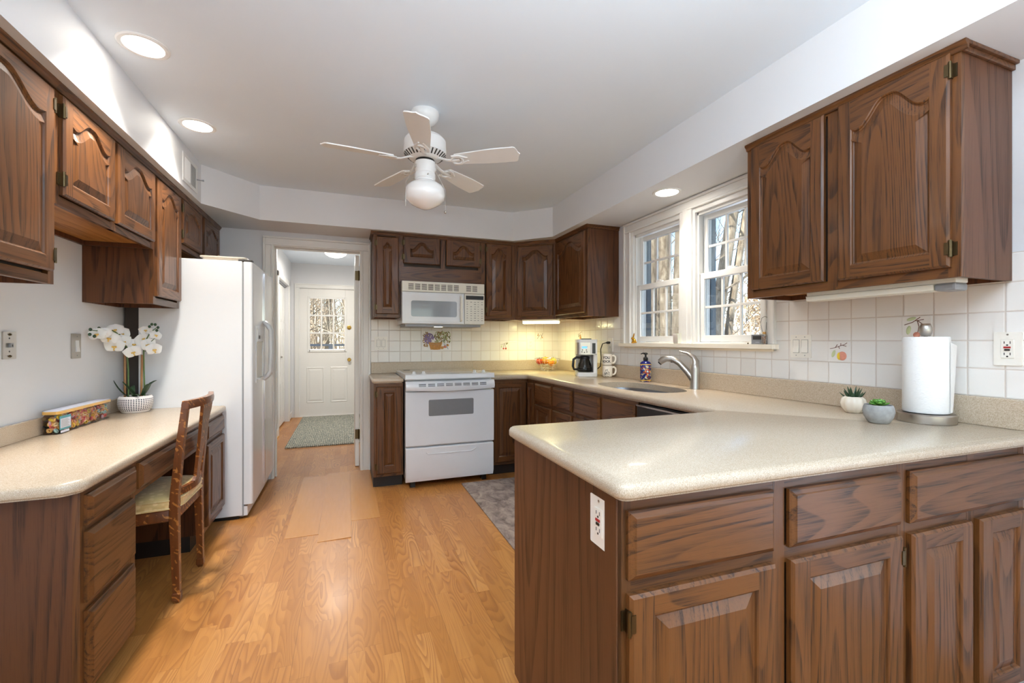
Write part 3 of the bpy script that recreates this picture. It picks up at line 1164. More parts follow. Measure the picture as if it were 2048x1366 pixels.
# right wall beyond the window
RFX = 1.882
dep = XR-.007-RFX
cabinet('wall_cabinet', 'oak wall cabinet with plain exposed side next to the window, above the coffee maker', (RFX, 3.842, ZU), -PI/2, .595, dep, HU,
        doors=[(.018, .572, .03, HU-.045, .075, None)], crown=True, crown_sides='r')
cabinet('wall_cabinet', 'large two-door oak wall cabinet above the paper towel and wall outlet', (RFX, 1.668, ZU), -PI/2, .824, dep, HU,
        doors=[(.031, .387, .038, HU-.028, .075, None), (.443, .801, .034, HU-.022, .085, 'r')], mids=[.415], crown=True, crown_sides='r')
# base cabinets
ZB = .874
cabinet('base_cabinet', 'narrow oak base cabinet between the doorway and the stove', (.203, 3.81, 0), 0, .236, 4.42-3.81, ZB,
        doors=[(.02, .226, .125, .845, 0, 'l', .06)], base=True)
# corner cabinet with folding corner doors
r = thing('corner_base_cabinet', 'oak corner base cabinet with two doors meeting in an inside corner beside the stove', 'cabinet', (1.21, 3.81, 0))
b_ = MB().prism([(1.21, 3.83), (1.595, 3.83), (1.595, 3.64), (2.188, 3.64), (2.188, 4.42), (1.21, 4.42)], .10, ZB)
b_.build('carcass', 'ws', r, world=True)
b_ = MB().box(0, .025, 0, .02, .10, ZB).box(0, .365, 0, .02, ZB-.036, ZB, 1).box(0, .365, 0, .02, .10, .12, 1).box(.365, .385, -.17, .02, ZB-.036, ZB).box(.365, .385, -.17, .02, .10, .12)
b_.build('face_frame', ['wv', 'wh'], r)
door_mesh(.025, .345, .125, .845, 0, st=.05).build('door', ['wv', 'wh'], r)
q = door_mesh(0, .15, .125, .845, 0, st=.04)
q.xf(Matrix.Translation((.365, -.02, 0)) @ Matrix.Rotation(-PI/2, 4, 'Z'))
q.build('door', ['wv', 'wh'], r)
MB().prism([(1.21, 3.87), (1.64, 3.87), (1.64, 3.64), (1.70, 3.64), (1.70, 3.95), (1.21, 3.95)], 0, .10).build('toe_kick', 'dark', r, world=True)
RX = 1.575
dep = 2.188-RX
cabinet('base_cabinet', 'oak base cabinet with two drawers below the coffee maker', (RX, 3.64, 0), -PI/2, .725, dep, ZB,
        doors=[(.022, .352, .125, .665, 0, None), (.392, .706, .125, .665, 0, None)], drawers=[(.022, .352, .69, .85), (.392, .706, .69, .85)], mids=[.372], base=True, rails=[(.66, .695)])
cabinet('base_cabinet', 'oak sink base cabinet with two false drawer fronts below the window', (RX, 2.915, 0), -PI/2, .777, dep, ZB,
        doors=[(.024, .372, .125, .665, 0, None), (.413, .757, .125, .665, 0, None)], drawers=[(.024, .372, .69, .85), (.413, .757, .69, .85)], mids=[.392], base=True, open_top=True, rails=[(.66, .695)])
# peninsula
PW = 2.188-.574
r = cabinet('peninsula_cabinet', 'long dark oak peninsula cabinet with three drawers above four raised-panel doors', (.567, .846, 0), -.0205, PW, .676, ZB,
            doors=[(.022, .456, .075, .655, 0, 'l', .062), (.510, .950, .075, .655, 0, 'r', .062), (.993, 1.288, .075, .652, 0, None, .058), (1.330, 1.602, .075, .652, 0, None, .058)],
            drawers=[(.022, .456, .686, .842), (.510, .950, .686, .838), (.993, 1.595, .683, .838)], mids=[.483, .972, 1.309], base=True, toe=.06, rails=[(.645, .69)])
MB().box(-.004, .010, .0, .676, 0, ZB).build('end_panel', 'ws', r)
# desk
DXF = -.79
dep = DXF-XL
cabinet('desk_cabinet', 'three-drawer oak desk pedestal with a plain end panel at the near end of the desk', (DXF, 1.783, 0), PI/2, .385, dep, .748,
        drawers=[(.022, .358, .632, .732), (.022, .352, .385, .612), (.022, .352, .115, .358)], base=True, toe=.08, rails=[(.60, .64), (.35, .39)])
r = thing('desk_drawer_apron', 'shallow pair of oak pencil drawers spanning the desk knee space behind the chair', 'drawer', (DXF, 2.168, 0), PI/2)
MB().box(0, .89, 0, .02, .61, .748).box(0, .89, .02, .45, .625, .64).box(0, .89, .43, .45, .64, .748).build('apron', 'wh', r)
drawer_mesh(.012, .425, .632, .734).build('drawer_front', 'wh', r)
drawer_mesh(.465, .87, .632, .734).build('drawer_front', 'wh', r)
cabinet('desk_cabinet', 'one-drawer one-door oak desk pedestal tight against the refrigerator', (DXF, 3.058, 0), PI/2, .42, dep, .748,
        doors=[(.02, .402, .125, .605, 0, None)], drawers=[(.02, .402, .632, .73)], base=True, toe=.09, rails=[(.60, .635)])

# ------------------------------------------------------------------ worktops


def worktop(name, label, P, radii, z1, t, loc, hole=None, cat='countertop', mats='top'):
    r = thing(name, label, cat, loc)
    P = fillet(P, radii)
    m = MB()
    L = []
    for ins, z in ((.012, z1-t), (.012, z1-t+.006), (.003, z1-t+.007), (0, z1-t+.011), (0, z1-.013), (.004, z1-.005), (.012, z1)):
        Q = offset_poly(P, ins) if ins else P
        L.append([(a, b, z) for a, b in Q])
    m.loops(L, 0, True, True)
    bm = bmesh.new()
    for zz, src in ((z1, L[-1]), (z1-t, L[0])):
        vs = [bm.verts.new(v) for v in src]
        ed = [bm.edges.new((vs[i], vs[(i+1) % len(vs)])) for i in range(len(vs))]
        if hole:
            hv = [bm.verts.new((a, b, zz)) for a, b in hole]
            ed += [bm.edges.new((hv[i], hv[(i+1) % len(hv)])) for i in range(len(hv))]
        bmesh.ops.triangle_fill(bm, edges=ed, use_beauty=True, use_dissolve=False)
    bm.verts.index_update()
    m.add([v.co.copy() for v in bm.verts], [[v.index for v in f.verts] for f in bm.faces], 0, True)
    bm.free()
    if hole:
        m.loops([[(a, b, z1) for a, b in hole], [(a, b, z1-t) for a, b in hole]], 0, True)
    m.build('slab', mats, r, world=True, ang=50)
    return r


SKC = (1.845, 2.50)


def sink_loop(a, b, n=48, p=2.6):
    out = []
    for i in range(n):
        t = 2*PI*i/n
        c_, s_ = math.cos(t), math.sin(t)
        out.append((SKC[0]+a*math.copysign(abs(c_)**(2/p), c_), SKC[1]+b*math.copysign(abs(s_)**(2/p), s_)))
    return out


ZT = .915
wt = worktop('countertop', 'speckled beige U-shaped worktop running from the stove past the sink onto the peninsula',
             [(.544, .80), (XR-.0075, .766), (XR-.0075, YB-.0075), (1.2075, YB-.0075), (1.2075, 3.784), (1.552, 3.784), (1.552, 1.518), (.544, 1.518)],
             [.035, 0, 0, 0, 0, .05, .02, .035], ZT, .04, (.544, .80, ZT-.04), hole=sink_loop(.195, .36))
m = MB().box(XR-.026, XR-.0075, .768, YB-.0075, ZT, 1.0195).box(1.2075, XR-.026, YB-.026, YB-.0075, ZT, 1.0195)
m.build('backsplash', 'top', wt, world=True, bevel=.003)
wt2 = worktop('countertop', 'small beige worktop strip between the doorway and the stove', [(.190, 3.784), (.4405, 3.784), (.4405, YB-.0075), (.214, YB-.0075), (.190, 4.36)],
              [.02, 0, 0, 0, .0], ZT, .04, (.2, 3.784, ZT-.04))
MB().box(.212, 1.2075, YB-.026, YB-.0075, ZT, 1.0195).build('backsplash', 'top', wt2, world=True, bevel=.003)
wd_ = worktop('desk_worktop', 'long beige desk top with a clipped corner along the painted wall', [(XL+.001, 1.725), (-.81, 1.725), (-.770, 1.765), (-.770, 3.482), (XL+.001, 3.482)],
              [0, .02, .02, 0, 0], .79, .042, (-.78, 1.73, .748))
MB().box(XL+.001, XL+.02, 1.725, 3.482, .79, .868).build('backsplash', 'top', wd_, world=True, bevel=.002)

# sink bowl
r = thing('sink', 'undermounted oval stainless steel sink bowl below the window', 'sink', (SKC[0], SKC[1], .70))
L = []
for (k, z) in ((1.06, ZT-.041), (1.0, ZT-.041), (.985, ZT-.07), (.95, .76), (.86, .725), (.5, .715), (.12, .712)):
    L.append([(SKC[0]+(a-SKC[0])*k, SKC[1]+(b-SKC[1])*k, z) for a, b in sink_loop(.198, .363)])
MB().loops(L, 0, True, True, False, True).build('bowl', 'sinks', r, world=True, ang=60)
MB().lathe([(.0, .001), (.035, .001), (.044, .004), (.044, 0)], (SKC[0], SKC[1], .7125), 24).build('drain', 'chrome', r, world=True)

# ------------------------------------------------------------------ stove, microwave, dishwasher, refrigerator
def torus(m, c, R_, r_, n=24, k=8, mi=0, mat=None):
    L = []
    for i in range(n+1):
        a = 2*PI*i/n
        L.append([Vector((math.cos(a)*(R_+r_*math.cos(2*PI*j/k)), math.sin(a)*(R_+r_*math.cos(2*PI*j/k)), r_*math.sin(2*PI*j/k))) for j in range(k)])
    st = len(m.v)
    m.loops(L, mi, True)
    T = Matrix.Translation(c) @ (mat if mat is not None else Matrix())
    m.xf(T, st)


def rrect(x0, x1, y0, y1, r, n=5):
    return fillet([(x0, y0), (x1, y0), (x1, y1), (x0, y1)], [r]*4, n)


r = thing('stove', 'white slide-in electric stove with grey oven window and bottom drawer', 'stove', (.4435, 3.70, 0))
SW = .761
b_ = MB().box(.012, SW-.012, .03, .69, .06, .912)
b_.build('body', 'appl', r)
b_ = MB().prism([(.004, .06), (-.012, .10), (-.012, .335), (.0, .342), (.04, .342), (.04, .06)], .004, SW-.004, 0, 'X')
# shallow pull lip across the drawer
b_.tube([(.17, -.012, .300), (.185, -.014, .284), (.56, -.014, .284), (.60, -.012, .305)], .004, 6)
b_.build('bottom_drawer', 'appl', r, bevel=.003)
d = MB().prism([(.0, .352), (-.014, .362), (-.014, .80), (0, .805), (.04, .805), (.04, .352)], .002, SW-.002, 0, 'X')
do = d.build('oven_door', 'appl', r, bevel=.003)
MB().prism(rrect(.19, .575, .60, .735, .012), -.0155, -.0135, 0, 'Y').build('oven_window', 'ovenwin', do)
h = MB()
L = []
for i in range(13):
    x = .002+(SW-.004)*i/12
    bow = .018*math.sin(PI*i/12)
    L.append([(x, .0, .815), (x, -.030-bow, .818-.6*bow), (x, -.040-bow, .840), (x, -.034-bow, .870), (x, -.02, .890), (x, .0, .892)])
h.loops([[p for p in l] for l in L], 0, True, True, True, True)
h.build('door_handle', 'appl', do, ang=45)
g = MB()
for k in range(8):
    for q in range(3):
        for e in range(4):
            x = .105+k*.074+e*.0145
            bow = .018*math.sin(PI*(x+.007)/SW)
            zc_ = .869-q*.0085
            yy = -.034-bow-(.87-zc_)*.2
            g.box(x, x+.0146, yy-.0016, yy+.01, zc_-.002, zc_+.002)
g.build('vent_slot', 'black', do)
c_ = MB().prism([(-.018, .905), (-.022, .912), (-.020, .943), (-.006, .948), (.69, .938), (.69, .914), (.02, .905)], -.0, SW, 0, 'X')
c_.build('cooktop_frame', 'appl', r, bevel=.002)
MB().box(.03, SW-.03, .085, .66, .936, .9435).build('glass_cooktop', 'cook', r, bevel=.002)
MB().box(.06, .12, .60, .64, .9435, .945).box(.30, .46, .018, .030, .945, .9485).build('dark_mark', 'vent', r)
for x in (.075, .155, SW-.165, SW-.085):
    k = MB().lathe([(.024, 0), (.024, .004), (.015, .007), (.012, .022), (.010, .024), (0, .0245)], (x, .028, .9465), 20)
    k.box(x-.003, x+.003, .008, .048, .955, .972)
    k.build('control_knob', 'appl', r)
MB().box(.05, .09, .06, .1, 0, .062).box(SW-.09, SW-.05, .06, .1, 0, .062).box(.05, .09, .6, .64, 0, .062).build('levelling_foot', 'black', r)

r = thing('microwave', 'white over-the-range microwave with dark display and keypad', 'microwave', (.452, 3.992, 1.377))
MW = .757
MB().box(0, MW, .022, .429, .0, .381).build('body', 'appl', r, bevel=.003)
MB().box(.03, MW-.03, .03, .42, -.022, .001).box(.30, .37, .05, .10, -.0235, -.02, 1).build('underside_panel', ['grey', 'hall'], r)
g = MB().box(0, MW, .0, .022, .288, .381)
go = g.build('top_grille', 'cream', r, bevel=.004)
g = MB()
for k in range(11):
    if k == 8:
        continue
    x = .055+k*.0585
    for q in range(6):
        g.box(x, x+.046, -.0012, .004, .306+q*.0095, .3105+q*.0095)
g.build('grille_slot', 'dgap', go)
d = MB().box(0, .562, 0, .022, .004, .284).box(.004, .558, -.004, 0, .018, .276)
do = d.build('door', 'appl', r, bevel=.004)
MB().prism(rrect(.078, .492, .066, .208, .02), -.0058, -.0038, 0, 'Y').build('door_window', 'mwwin', do)
MB().tube([(.530, -.004, .026), (.530, -.024, .04), (.530, -.028, .14), (.530, -.024, .245), (.530, -.004, .262)], [.008, .011, .012, .011, .008], 10, flat=.8).build('door_handle', 'cream', do)
p = MB().box(.566, MW, 0, .022, .004, .284)
po = p.build('control_panel', 'cream', r, bevel=.003)
MB().box(.578, .748, -.0015, .002, .232, .268).build('display', 'black', po)
for row in range(9):
    for col in range(5):
        if (row + col*2) % 7 == 3 and row < 3:
            continue
        x = .585+col*.035
        z = .205-row*.021
        MB().box(x, x+.012+.004*((row*3+col) % 3), -.0012, .001, z, z+.0045+.002*((row+col) % 2)).build('key', 'keys', po)

r = thing('dishwasher', 'black and steel dishwasher under the worktop beside the peninsula', 'dishwasher', (1.575, 2.13, 0), -PI/2)
MB().box(.005, .59, .0, .58, .10, .866).build('body', 'black', r)
MB().box(.005, .59, -.022, 0, .12, .775).build('door', 'ovenwin', r, bevel=.003)
MB().box(.005, .59, -.022, 0, .78, .852).build('control_panel', 'black', r, bevel=.003)
MB().box(.005, .59, -.026, -.004, .853, .862).build('trim_strip', 'chrome', r)
MB().box(.005, .59, .05, .1, 0, .1).build('toe_kick', 'dark', r)

r = thing('refrigerator', 'white side-by-side refrigerator with ice dispenser at the end of the desk', 'refrigerator', (-1.30, 3.49, 0))
FW = .91
MB().box(.045, .625, 0, FW, .025, 1.772).build('body', 'appl', r, bevel=.006)
MB().box(-.035, .045, .03, FW-.03, .03, 1.70).build('rear_gap_shade', plain('gap_shade_brown', srgb(58, 50, 46), .6), r)  # dark block added for the shade in the gap between refrigerator and wall
MB().box(.10, .60, .02, FW-.02, 0, .03).build('base', 'black', r)
MB().box(.60, .655, .01, FW-.01, .02, .085).build('toe_grille', 'appl', r, bevel=.004)
MB().box(.615, .632, .004, FW-.004, .02, 1.765).build('door_gasket', 'grey', r)
for nm, y0, y1 in (('freezer_door', .002, .447), ('refrigerator_door', .453, FW-.002)):
    P = fillet([(.632, y0), (.688, y0), (.688, y1), (.632, y1)], [.004, .022, .022, .004], 6)
    d = MB().prism(P, .098, 1.770, 0, 'Z', True)
    do = d.build(nm, 'appl', r, bevel=.004, ang=30)
    yh = y1-.028 if nm == 'freezer_door' else y0+.028
    h = MB()
    h.tube([(.686, yh, .925), (.715, yh, .955), (.735, yh, .99), (.737, yh, 1.15), (.735, yh, 1.31), (.715, yh, 1.345), (.686, yh, 1.375)], [.014, .016, .015, .014, .015, .016, .014], 12)
    h.build('door_handle', 'appl', do)
    for za, zb_ in ((.12, .93), (1.37, 1.75)):
        MB().box(.684, .694, (y1-.012 if nm == 'freezer_door' else y0), (y1 if nm == 'freezer_door' else y0+.012), za, zb_).build('edge_trim', 'chrome', do)
    if nm == 'freezer_door':
        q = MB().box(.686, .694, .10, .375, .925, .945).box(.686, .694, .10, .375, 1.31, 1.335).box(.686, .694, .10, .118, .945, 1.31).box(.686, .694, .357, .375, .945, 1.31)
        q.box(.686, .6885, .118, .357, .945, 1.31, 1).box(.688, .70, .118, .357, 1.22, 1.31, 0).box(.688, .708, .16, .32, .945, .958, 0).box(.70, .7015, .15, .20, 1.24, 1.265, 2)
        q.build('ice_dispenser', ['appl', 'cream', 'vent'], do, bevel=.002)
MB().box(.60, .685, .0, .05, 1.772, 1.783).build('hinge_cover', 'vent', r, bevel=.003)

r = thing('tray', 'flat cream tray lying on top of the refrigerator', 'tray', (-.80, 3.62, 1.772))
MB().prism(rrect(-.12, .13, -.09, .10, .02), 0, .022).prism(rrect(-.135, .145, -.105, .115, .03), .022, .03).build('tray_body', 'ceram', r, bevel=.003)
r = thing('seashell', 'beige conch seashell lying on top of the refrigerator', 'seashell', (-.90, 3.83, 1.772))
m = MB()
L = []
for i in range(41):
    t = i/40
    a = t*5.5*PI
    rad = .012+.06*t**1.6
    hh = .03+.05*(1-t)
    wv = .008+.032*t
    c_ = Vector((rad*.6*math.cos(a), rad*.5*math.sin(a), .034+.045*(1-t)**2))
    L.append([c_+Vector((wv*math.cos(2*PI*k/10)*math.cos(a), wv*math.cos(2*PI*k/10)*math.sin(a), min(wv, .03)*math.sin(2*PI*k/10))) for k in range(10)])
m.loops(L, 0, True, True, True, True)
m.build('shell_body', 'tan', r)

# ------------------------------------------------------------------ ceiling fan
FC = (.40, 2.44)
fan = thing('ceiling_fan', 'white five-blade ceiling fan with a schoolhouse glass globe', 'ceiling fan', (FC[0], FC[1], ZC))
dz = lambda z: z-ZC
MB().lathe([(0.0, 0), (.074, 0), (.076, -.012), (.070, -.035), (.052, -.058), (.030, -.072), (.018, -.078)], n=36).build('canopy', 'white', fan)
MB().lathe([(.012, -.06), (.012, -.14)], n=16).build('downrod', 'white', fan)
m = MB().lathe([(.0, dz(2.352)), (.045, dz(2.352)), (.055, dz(2.342)), (.098, dz(2.335)), (.112, dz(2.318)), (.115, dz(2.262)), (.112, dz(2.252)), (.114, dz(2.247)), (.086, dz(2.222)), (.060, dz(2.214)), (0, dz(2.214))], n=48)
mo = m.build('motor_housing', 'white', fan)
g = MB()
for k in range(30):
    a = 2*PI*k/30
    st = len(g.v)
    g.box(-.0035, .0035, -.016, .016, -.0015, .0015)
    g.xf(Matrix.Rotation(a, 4, 'Z') @ Matrix.Translation((0, .1005, dz(2.2335))) @ Matrix.Rotation(R(42), 4, 'X'), st)
g.build('vent_slot', 'vent', mo)
MB().lathe([(.050, dz(2.214)), (.052, dz(2.205)), (.046, dz(2.20))], n=32, cap=False).build('flywheel', 'black', fan)
MB().lathe([(.0, dz(2.203)), (.054, dz(2.202)), (.056, dz(2.195)), (.056, dz(2.155)), (.052, dz(2.148)), (.052, dz(2.14)), (.056, dz(2.136)), (.056, dz(2.112)), (.05, dz(2.105)), (0, dz(2.105))], n=36).build('switch_housing', 'white', fan)
m = MB()
for a in (0.6, 2.7, 4.8):
    m.tube([(.056*math.cos(a), .056*math.sin(a), dz(2.12)), (.066*math.cos(a), .066*math.sin(a), dz(2.12))], .004, 8)
m.build('fitter_screw', 'steel', fan)
MB().lathe([(.048, dz(2.112)), (.050, dz(2.10)), (.070, dz(2.088)), (.098, dz(2.068)), (.107, dz(2.050)), (.107, dz(2.02)), (.100, dz(1.995)), (.078, dz(1.975)), (.045, dz(1.957)), (.02, dz(1.947)), (0, dz(1.944))], n=48).build('glass_globe', plain('opal_glass', srgb(240, 240, 238), .12, var=.005, Coat_Weight=.6), fan)


def blade(ang):
    P = []
    n = 12
    L_, x0 = .525, .175
    # outline with a scalloped tip
    up, lo = [], []
    for i in range(n+1):
        t = i/n
        x = x0+(L_-x0-.025)*t
        w = .040+.018*min(t*1.6, 1)
        up.append((x, w))
        lo.append((x, -w))
    tip = [(L_-.018, .053), (L_-.010, .030), (L_, 0), (L_-.010, -.030), (L_-.018, -.053)]
    tip = [(L_-.016, -.052), (L_-.009, -.034), (L_-.006, -.016), (L_+.004, 0), (L_-.006, .016), (L_-.009, .034), (L_-.016, .052)]
    P = lo+tip+list(reversed(up))
    m = MB().prism(P, -.003, .003)
    T = Matrix.Rotation(ang, 4, 'Z') @ Matrix.Translation((0, 0, dz(2.207))) @ Matrix.Rotation(R(-13), 4, 'X')
    m.xf(T)
    bo = m.build('blade', 'white', fan, bevel=.0015)
    q = MB()
    q.tube([(.045, 0, .018), (.09, 0, .012), (.13, 0, -.004), (.16, .0, -.008), (.20, 0, -.007)], [.014, .012, .010, .012, .010], 10, flat=.5)
    torus(q, (.185, 0, -.007), .030, .006, 20, 6)
    q.tube([(.16, -.035, -.007), (.20, -.032, -.007), (.245, -.012, -.007)], [.007, .009, .005], 8, flat=.6)
    q.tube([(.16, .035, -.007), (.20, .032, -.007), (.245, .012, -.007)], [.007, .009, .005], 8, flat=.6)
    q.xf(T)
    q.build('blade_iron', 'white', bo)


for k in range(5):
    blade(R(-103.7+72*k))
for (a, l, end) in ((R(200), .20, .003), (R(8), .19, .009)):
    x, y = .058*math.cos(a), .058*math.sin(a)
    x2, y2 = .116*math.cos(a), .116*math.sin(a)
    m = MB().tube([(x, y, dz(2.17)), (x2, y2, dz(2.07)), (x2, y2, dz(2.07)-l*.62)], .0016, 6)
    m.ell((x2, y2, dz(2.07)-l*.62-end*.6), (end*.8, end*.8, end))
    m.box(x*1.0-.005, x+.005, y-.005, y+.005, dz(2.165), dz(2.18))
    m.build('pull_chain', 'steel', fan)

# ------------------------------------------------------------------ lamps


def downlight(x, y, z, label, power, tw=(1, .94, .86)):
    r = thing('recessed_downlight', label, 'ceiling light', (x, y, z), 0, None)
    MB().lathe([(.070, -.0005), (.072, -.006), (.086, -.007), (.092, -.003), (.092, 0)], n=40, cap=False).build('trim_ring', 'white', r)
    MB().lathe([(0, -.0030), (.071, -.0030), (.071, -.001)], n=40, cap=False).build('lens', 'lampw', r)
    lo = light('downlight_lamp', 'AREA', (x, y, z-.010), power, tw, .13, parent=r)
    lo.data.spread = R(104)


downlight(-.81, 2.305, ZC, 'lit recessed downlight nearest the short desk cabinets', 6.6)
downlight(-.815, 3.047, ZC, 'lit recessed downlight nearer the refrigerator and ceiling vent', 4.2)
downlight(1.963, 2.363, ZS, 'lit recessed downlight in the soffit above the window', 3.2, (1, .91, .78))
r = thing('hall_ceiling_lamp', 'lit frosted dome lamp on the hall ceiling', 'ceiling light', (-.15, 6.55, ZC))
MB().lathe([(.0, -.02), (.15, -.02), (.152, 0)], n=36, cap=False).build('base', 'brass', r)
MB().lathe([(.145, -.02), (.148, -.03), (.13, -.065), (.09, -.09), (.04, -.103), (0, -.106)], n=36).build('dome', 'hall', r)
light('hall_lamp', 'AREA', (-.15, 6.55, ZC-.115), 13, (1, .94, .86), .30, parent=r)
# tubes under the wall cabinets
d0 = Vector((1.882-1.559, 3.842-4.104, 0)).normalized()
r = thing('undercabinet_light', 'glowing fluorescent strip under the corner wall cabinet', 'under-cabinet light', (1.65, 4.12, ZU-.002), math.atan2(d0.y, d0.x))
MB().box(-.01, .37, .0, .07, -.012, .022).build('housing', 'white', r)
MB().prism([(.0, -.036), (.05, -.036), (.062, -.026), (.062, -.012), (-.006, -.012), (-.006, -.028)], .0, .36, 0, 'X').build('diffuser', 'tube', r, bevel=.004)
light('strip_lamp', 'AREA', (1.65+d0.x*.18+.03, 4.12+d0.y*.18+.03, ZU-.045), 2.2, (1.0, .92, .42), .34, .05, rot=(0, 0, math.atan2(d0.y, d0.x)), parent=r)
r = thing('undercabinet_light', 'unlit cream tube light under the large cabinet above the paper towel', 'under-cabinet light', (1.93, 1.40, ZU), -PI/2)
MB().box(0, .52, .0, .075, -.012, .024).prism([(0, -.034), (.06, -.036), (.072, -.026), (.072, -.012), (-.004, -.012)], .0, .46, 0, 'X').build('housing', 'cream', r, bevel=.004)
MB().box(.46, .52, -.002, .076, -.038, -.011).build('end_cap', 'grey', r, bevel=.008)

# ------------------------------------------------------------------ wall plates, vent


def wall_frame(m, wall, a, z):
    """map local plate coordinates (x across, y outward, z up) onto a wall"""
    if wall == 'right':
        T = Matrix.Translation((XR-.007, a, z)) @ Matrix.Rotation(-PI/2, 4, 'Z')
    elif wall == 'left':
        T = Matrix.Translation((XL, a, z)) @ Matrix.Rotation(PI/2, 4, 'Z')
    elif wall == 'back':
        T = Matrix.Translation((a, YB-.007, z))
    return T


def plate(name, label, cat, loc, rz, w=.072, h=.116, mat='ivory', kind='gfci', group=None):
    r = thing(name, label, cat, loc, rz, group)
    MB().prism(rrect(-w/2, w/2, -h/2, h/2, .004, 3), -.006, 0, 0, 'Y').build('cover_plate', mat, r, bevel=.002)
    if kind == 'gfci':
        MB().box(-.0165, .0165, -.0085, -.004, -.033, .033).build('receptacle', 'ivory', r, bevel=.001)
        s_ = MB()
        for z in (.022, -.018):
            s_.box(-.0085, -.0065, -.0091, -.007, z-.004, z+.004).box(.0065, .0085, -.0091, -.007, z-.0045, z+.0045)
            s_.tube([(0, -.0091, z-.009), (0, -.0085, z-.009)], .0028, 10)
        s_.build('slot', 'black', r)
        MB().box(-.009, .009, -.0105, -.008, .002, .008).build('reset_button', 'red', r)
        MB().box(-.007, .007, -.0105, -.008, -.007, -.001).build('test_button', 'black', r)
        z = h/2-.009
        MB().lathe([(0, 0), (.003, 0), (.003, .001)], n=10).xf(Matrix.Translation((0, -.0062, z)) @ Matrix.Rotation(PI/2, 4, 'X')).lathe([(0, 0), (0, 0)], n=4).build('screw', 'steel', r)
    elif kind == 'duplex':
        d = MB()
        for z in (.02, -.02):
            d.prism(rrect(-.0165, .0165, z-.014, z+.014, .008), -.008, -.005, 0, 'Y')
        d.build('receptacle', 'ivory', r)
        s_ = MB()
        for z in (.02, -.02):
            s_.box(-.0075, -.0055, -.0086, -.007, z-.003, z+.006).box(.0055, .0075, -.0086, -.007, z-.003, z+.006).tube([(0, -.0086, z-.008), (0, -.008, z-.008)], .0025, 8)
        s_.build('slot', 'dgap', r)
    elif kind == 'rocker2':
        for x in (-.023, .023):
            f = MB()
            for (a, b, c_, e) in ((-.0175, -.0155, -.034, .034), (.0155, .0175, -.034, .034), (-.0175, .0175, .032, .034), (-.0175, .0175, -.034, -.032)):
                f.box(x+a, x+b, -.0068, -.005, c_, e)
            f.build('rocker_frame', 'keys', r)
            MB().prism([(-.004, -.032), (-.0115, -.032), (-.008, 0), (-.0075, .032), (-.004, .032)], x-.0155, x+.0155, 0, 'X').build('rocker', 'ivory', r)
            for z in (.047, -.047):
                MB().tube([(x, -.0072, z), (x, -.0055, z)], .0025, 10).build('screw', 'grey', r)
    elif kind == 'jack':
        MB().box(-.009, .009, -.014, -.004, -.009, .010).box(-.002, .005, -.0145, -.010, -.006, .004, 1).build('jack_socket', ['grey', 'black'], r, bevel=.001)
        for z in (.046, -.046):
            MB().lathe([(0, .006), (.004, .005), (.0055, 0)], n=12, cap=False).xf(Matrix.Translation((0, -.006, z)) @ Matrix.Rotation(PI/2, 4, 'X')).build('mounting_stud', 'brass', r)
        MB().tube([(-.003, -.0064, .030), (-.003, -.005, .030)], .004, 10).tube([(-.003, -.0064, -.026), (-.003, -.005, -.026)], .004, 10).build('hole', 'vent', r)
    elif kind == 'rocker1':
        MB().prism([(-.004, -.030), (-.0135, -.030), (-.009, 0), (-.0075, .030), (-.004, .030)], -.011, .017, 0, 'X').build('rocker', 'white', r)
        for z in (.05, -.05):
            MB().tube([(.004, -.0072, z), (.004, -.0055, z)], .003, 10).build('screw', 'grey', r)
    return r


XT = XR-.007
plate('wall_outlet', 'white outlet with a red button on the tiles past the paper towel', 'outlet', (XT, .853, 1.196), -PI/2, .072, .118)
plate('wall_outlet', 'white outlet with a red button on the dark end panel of the peninsula', 'outlet', (.570, .920, .790), -PI/2, .078, .118)
plate('wall_outlet', 'plain ivory outlet on the back tiles above the fruit bowl', 'outlet', (1.857, YB-.007, 1.192), 0, .07, .115, kind='duplex')
ow = plate('wall_outlet', 'ivory outlet behind the coffee maker with the black plug in it', 'outlet', (XT, 3.37, 1.19), -PI/2, .07, .118, kind='duplex')
plate('light_switch', 'ivory double rocker switch on the tiles just past the window', 'switch', (XT, 1.614, 1.197), -PI/2, .108, .117, kind='rocker2')
plate('light_switch', 'ivory double rocker switch on the tiles by the doorway', 'switch', (.303, YB-.007, 1.202), 0, .118, .128, kind='rocker2')
plate('phone_jack', 'steel phone jack plate on the painted wall above the desk', 'phone jack', (XL, 2.498, 1.205), PI/2, .078, .116, 'steel', 'jack')
plate('light_switch', 'steel switch plate with one white rocker near the orchid', 'switch', (XL, 2.992, 1.197), PI/2, .082, .13, 'steel', 'rocker1')
r = thing('air_vent', 'white air register with a lever on the soffit above the wall cabinets', 'vent', (-.972, 3.47, 2.328), PI/2)
f = MB().box(-.145, .145, -.006, 0, -.092, -.068).box(-.145, .145, -.006, 0, .068, .092).box(-.145, -.115, -.006, 0, -.068, .068).box(.115, .145, -.006, 0, -.068, .068)
f.build('frame', 'white', r, bevel=.002)
MB().box(-.115, .115, -.001, 0, -.068, .068).build('backing', 'vent', r)
s_ = MB()
for k in range(14):
    x = -.105+k*.0162
    st = len(s_.v)
    s_.box(-.0045, .0045, -.0006, .0006, -.068, .068)
    s_.xf(Matrix.Translation((x, -.004, 0)) @ Matrix.Rotation(R(-35 if k < 7 else 35), 4, 'Z'), st)
s_.build('slat', 'white', r)
MB().tube([(.12, -.005, 0), (.13, -.03, .0), (.135, -.045, .002)], [.005, .004, .007], 8).build('lever', 'grey', r)

# ------------------------------------------------------------------ rugs
def rug(name, label, P, th, mat, fringe=False):
    r = tag(MB().prism(P, 0.0005, th).build(name, mat, None, bevel=.002), label, 'rug')
    return r


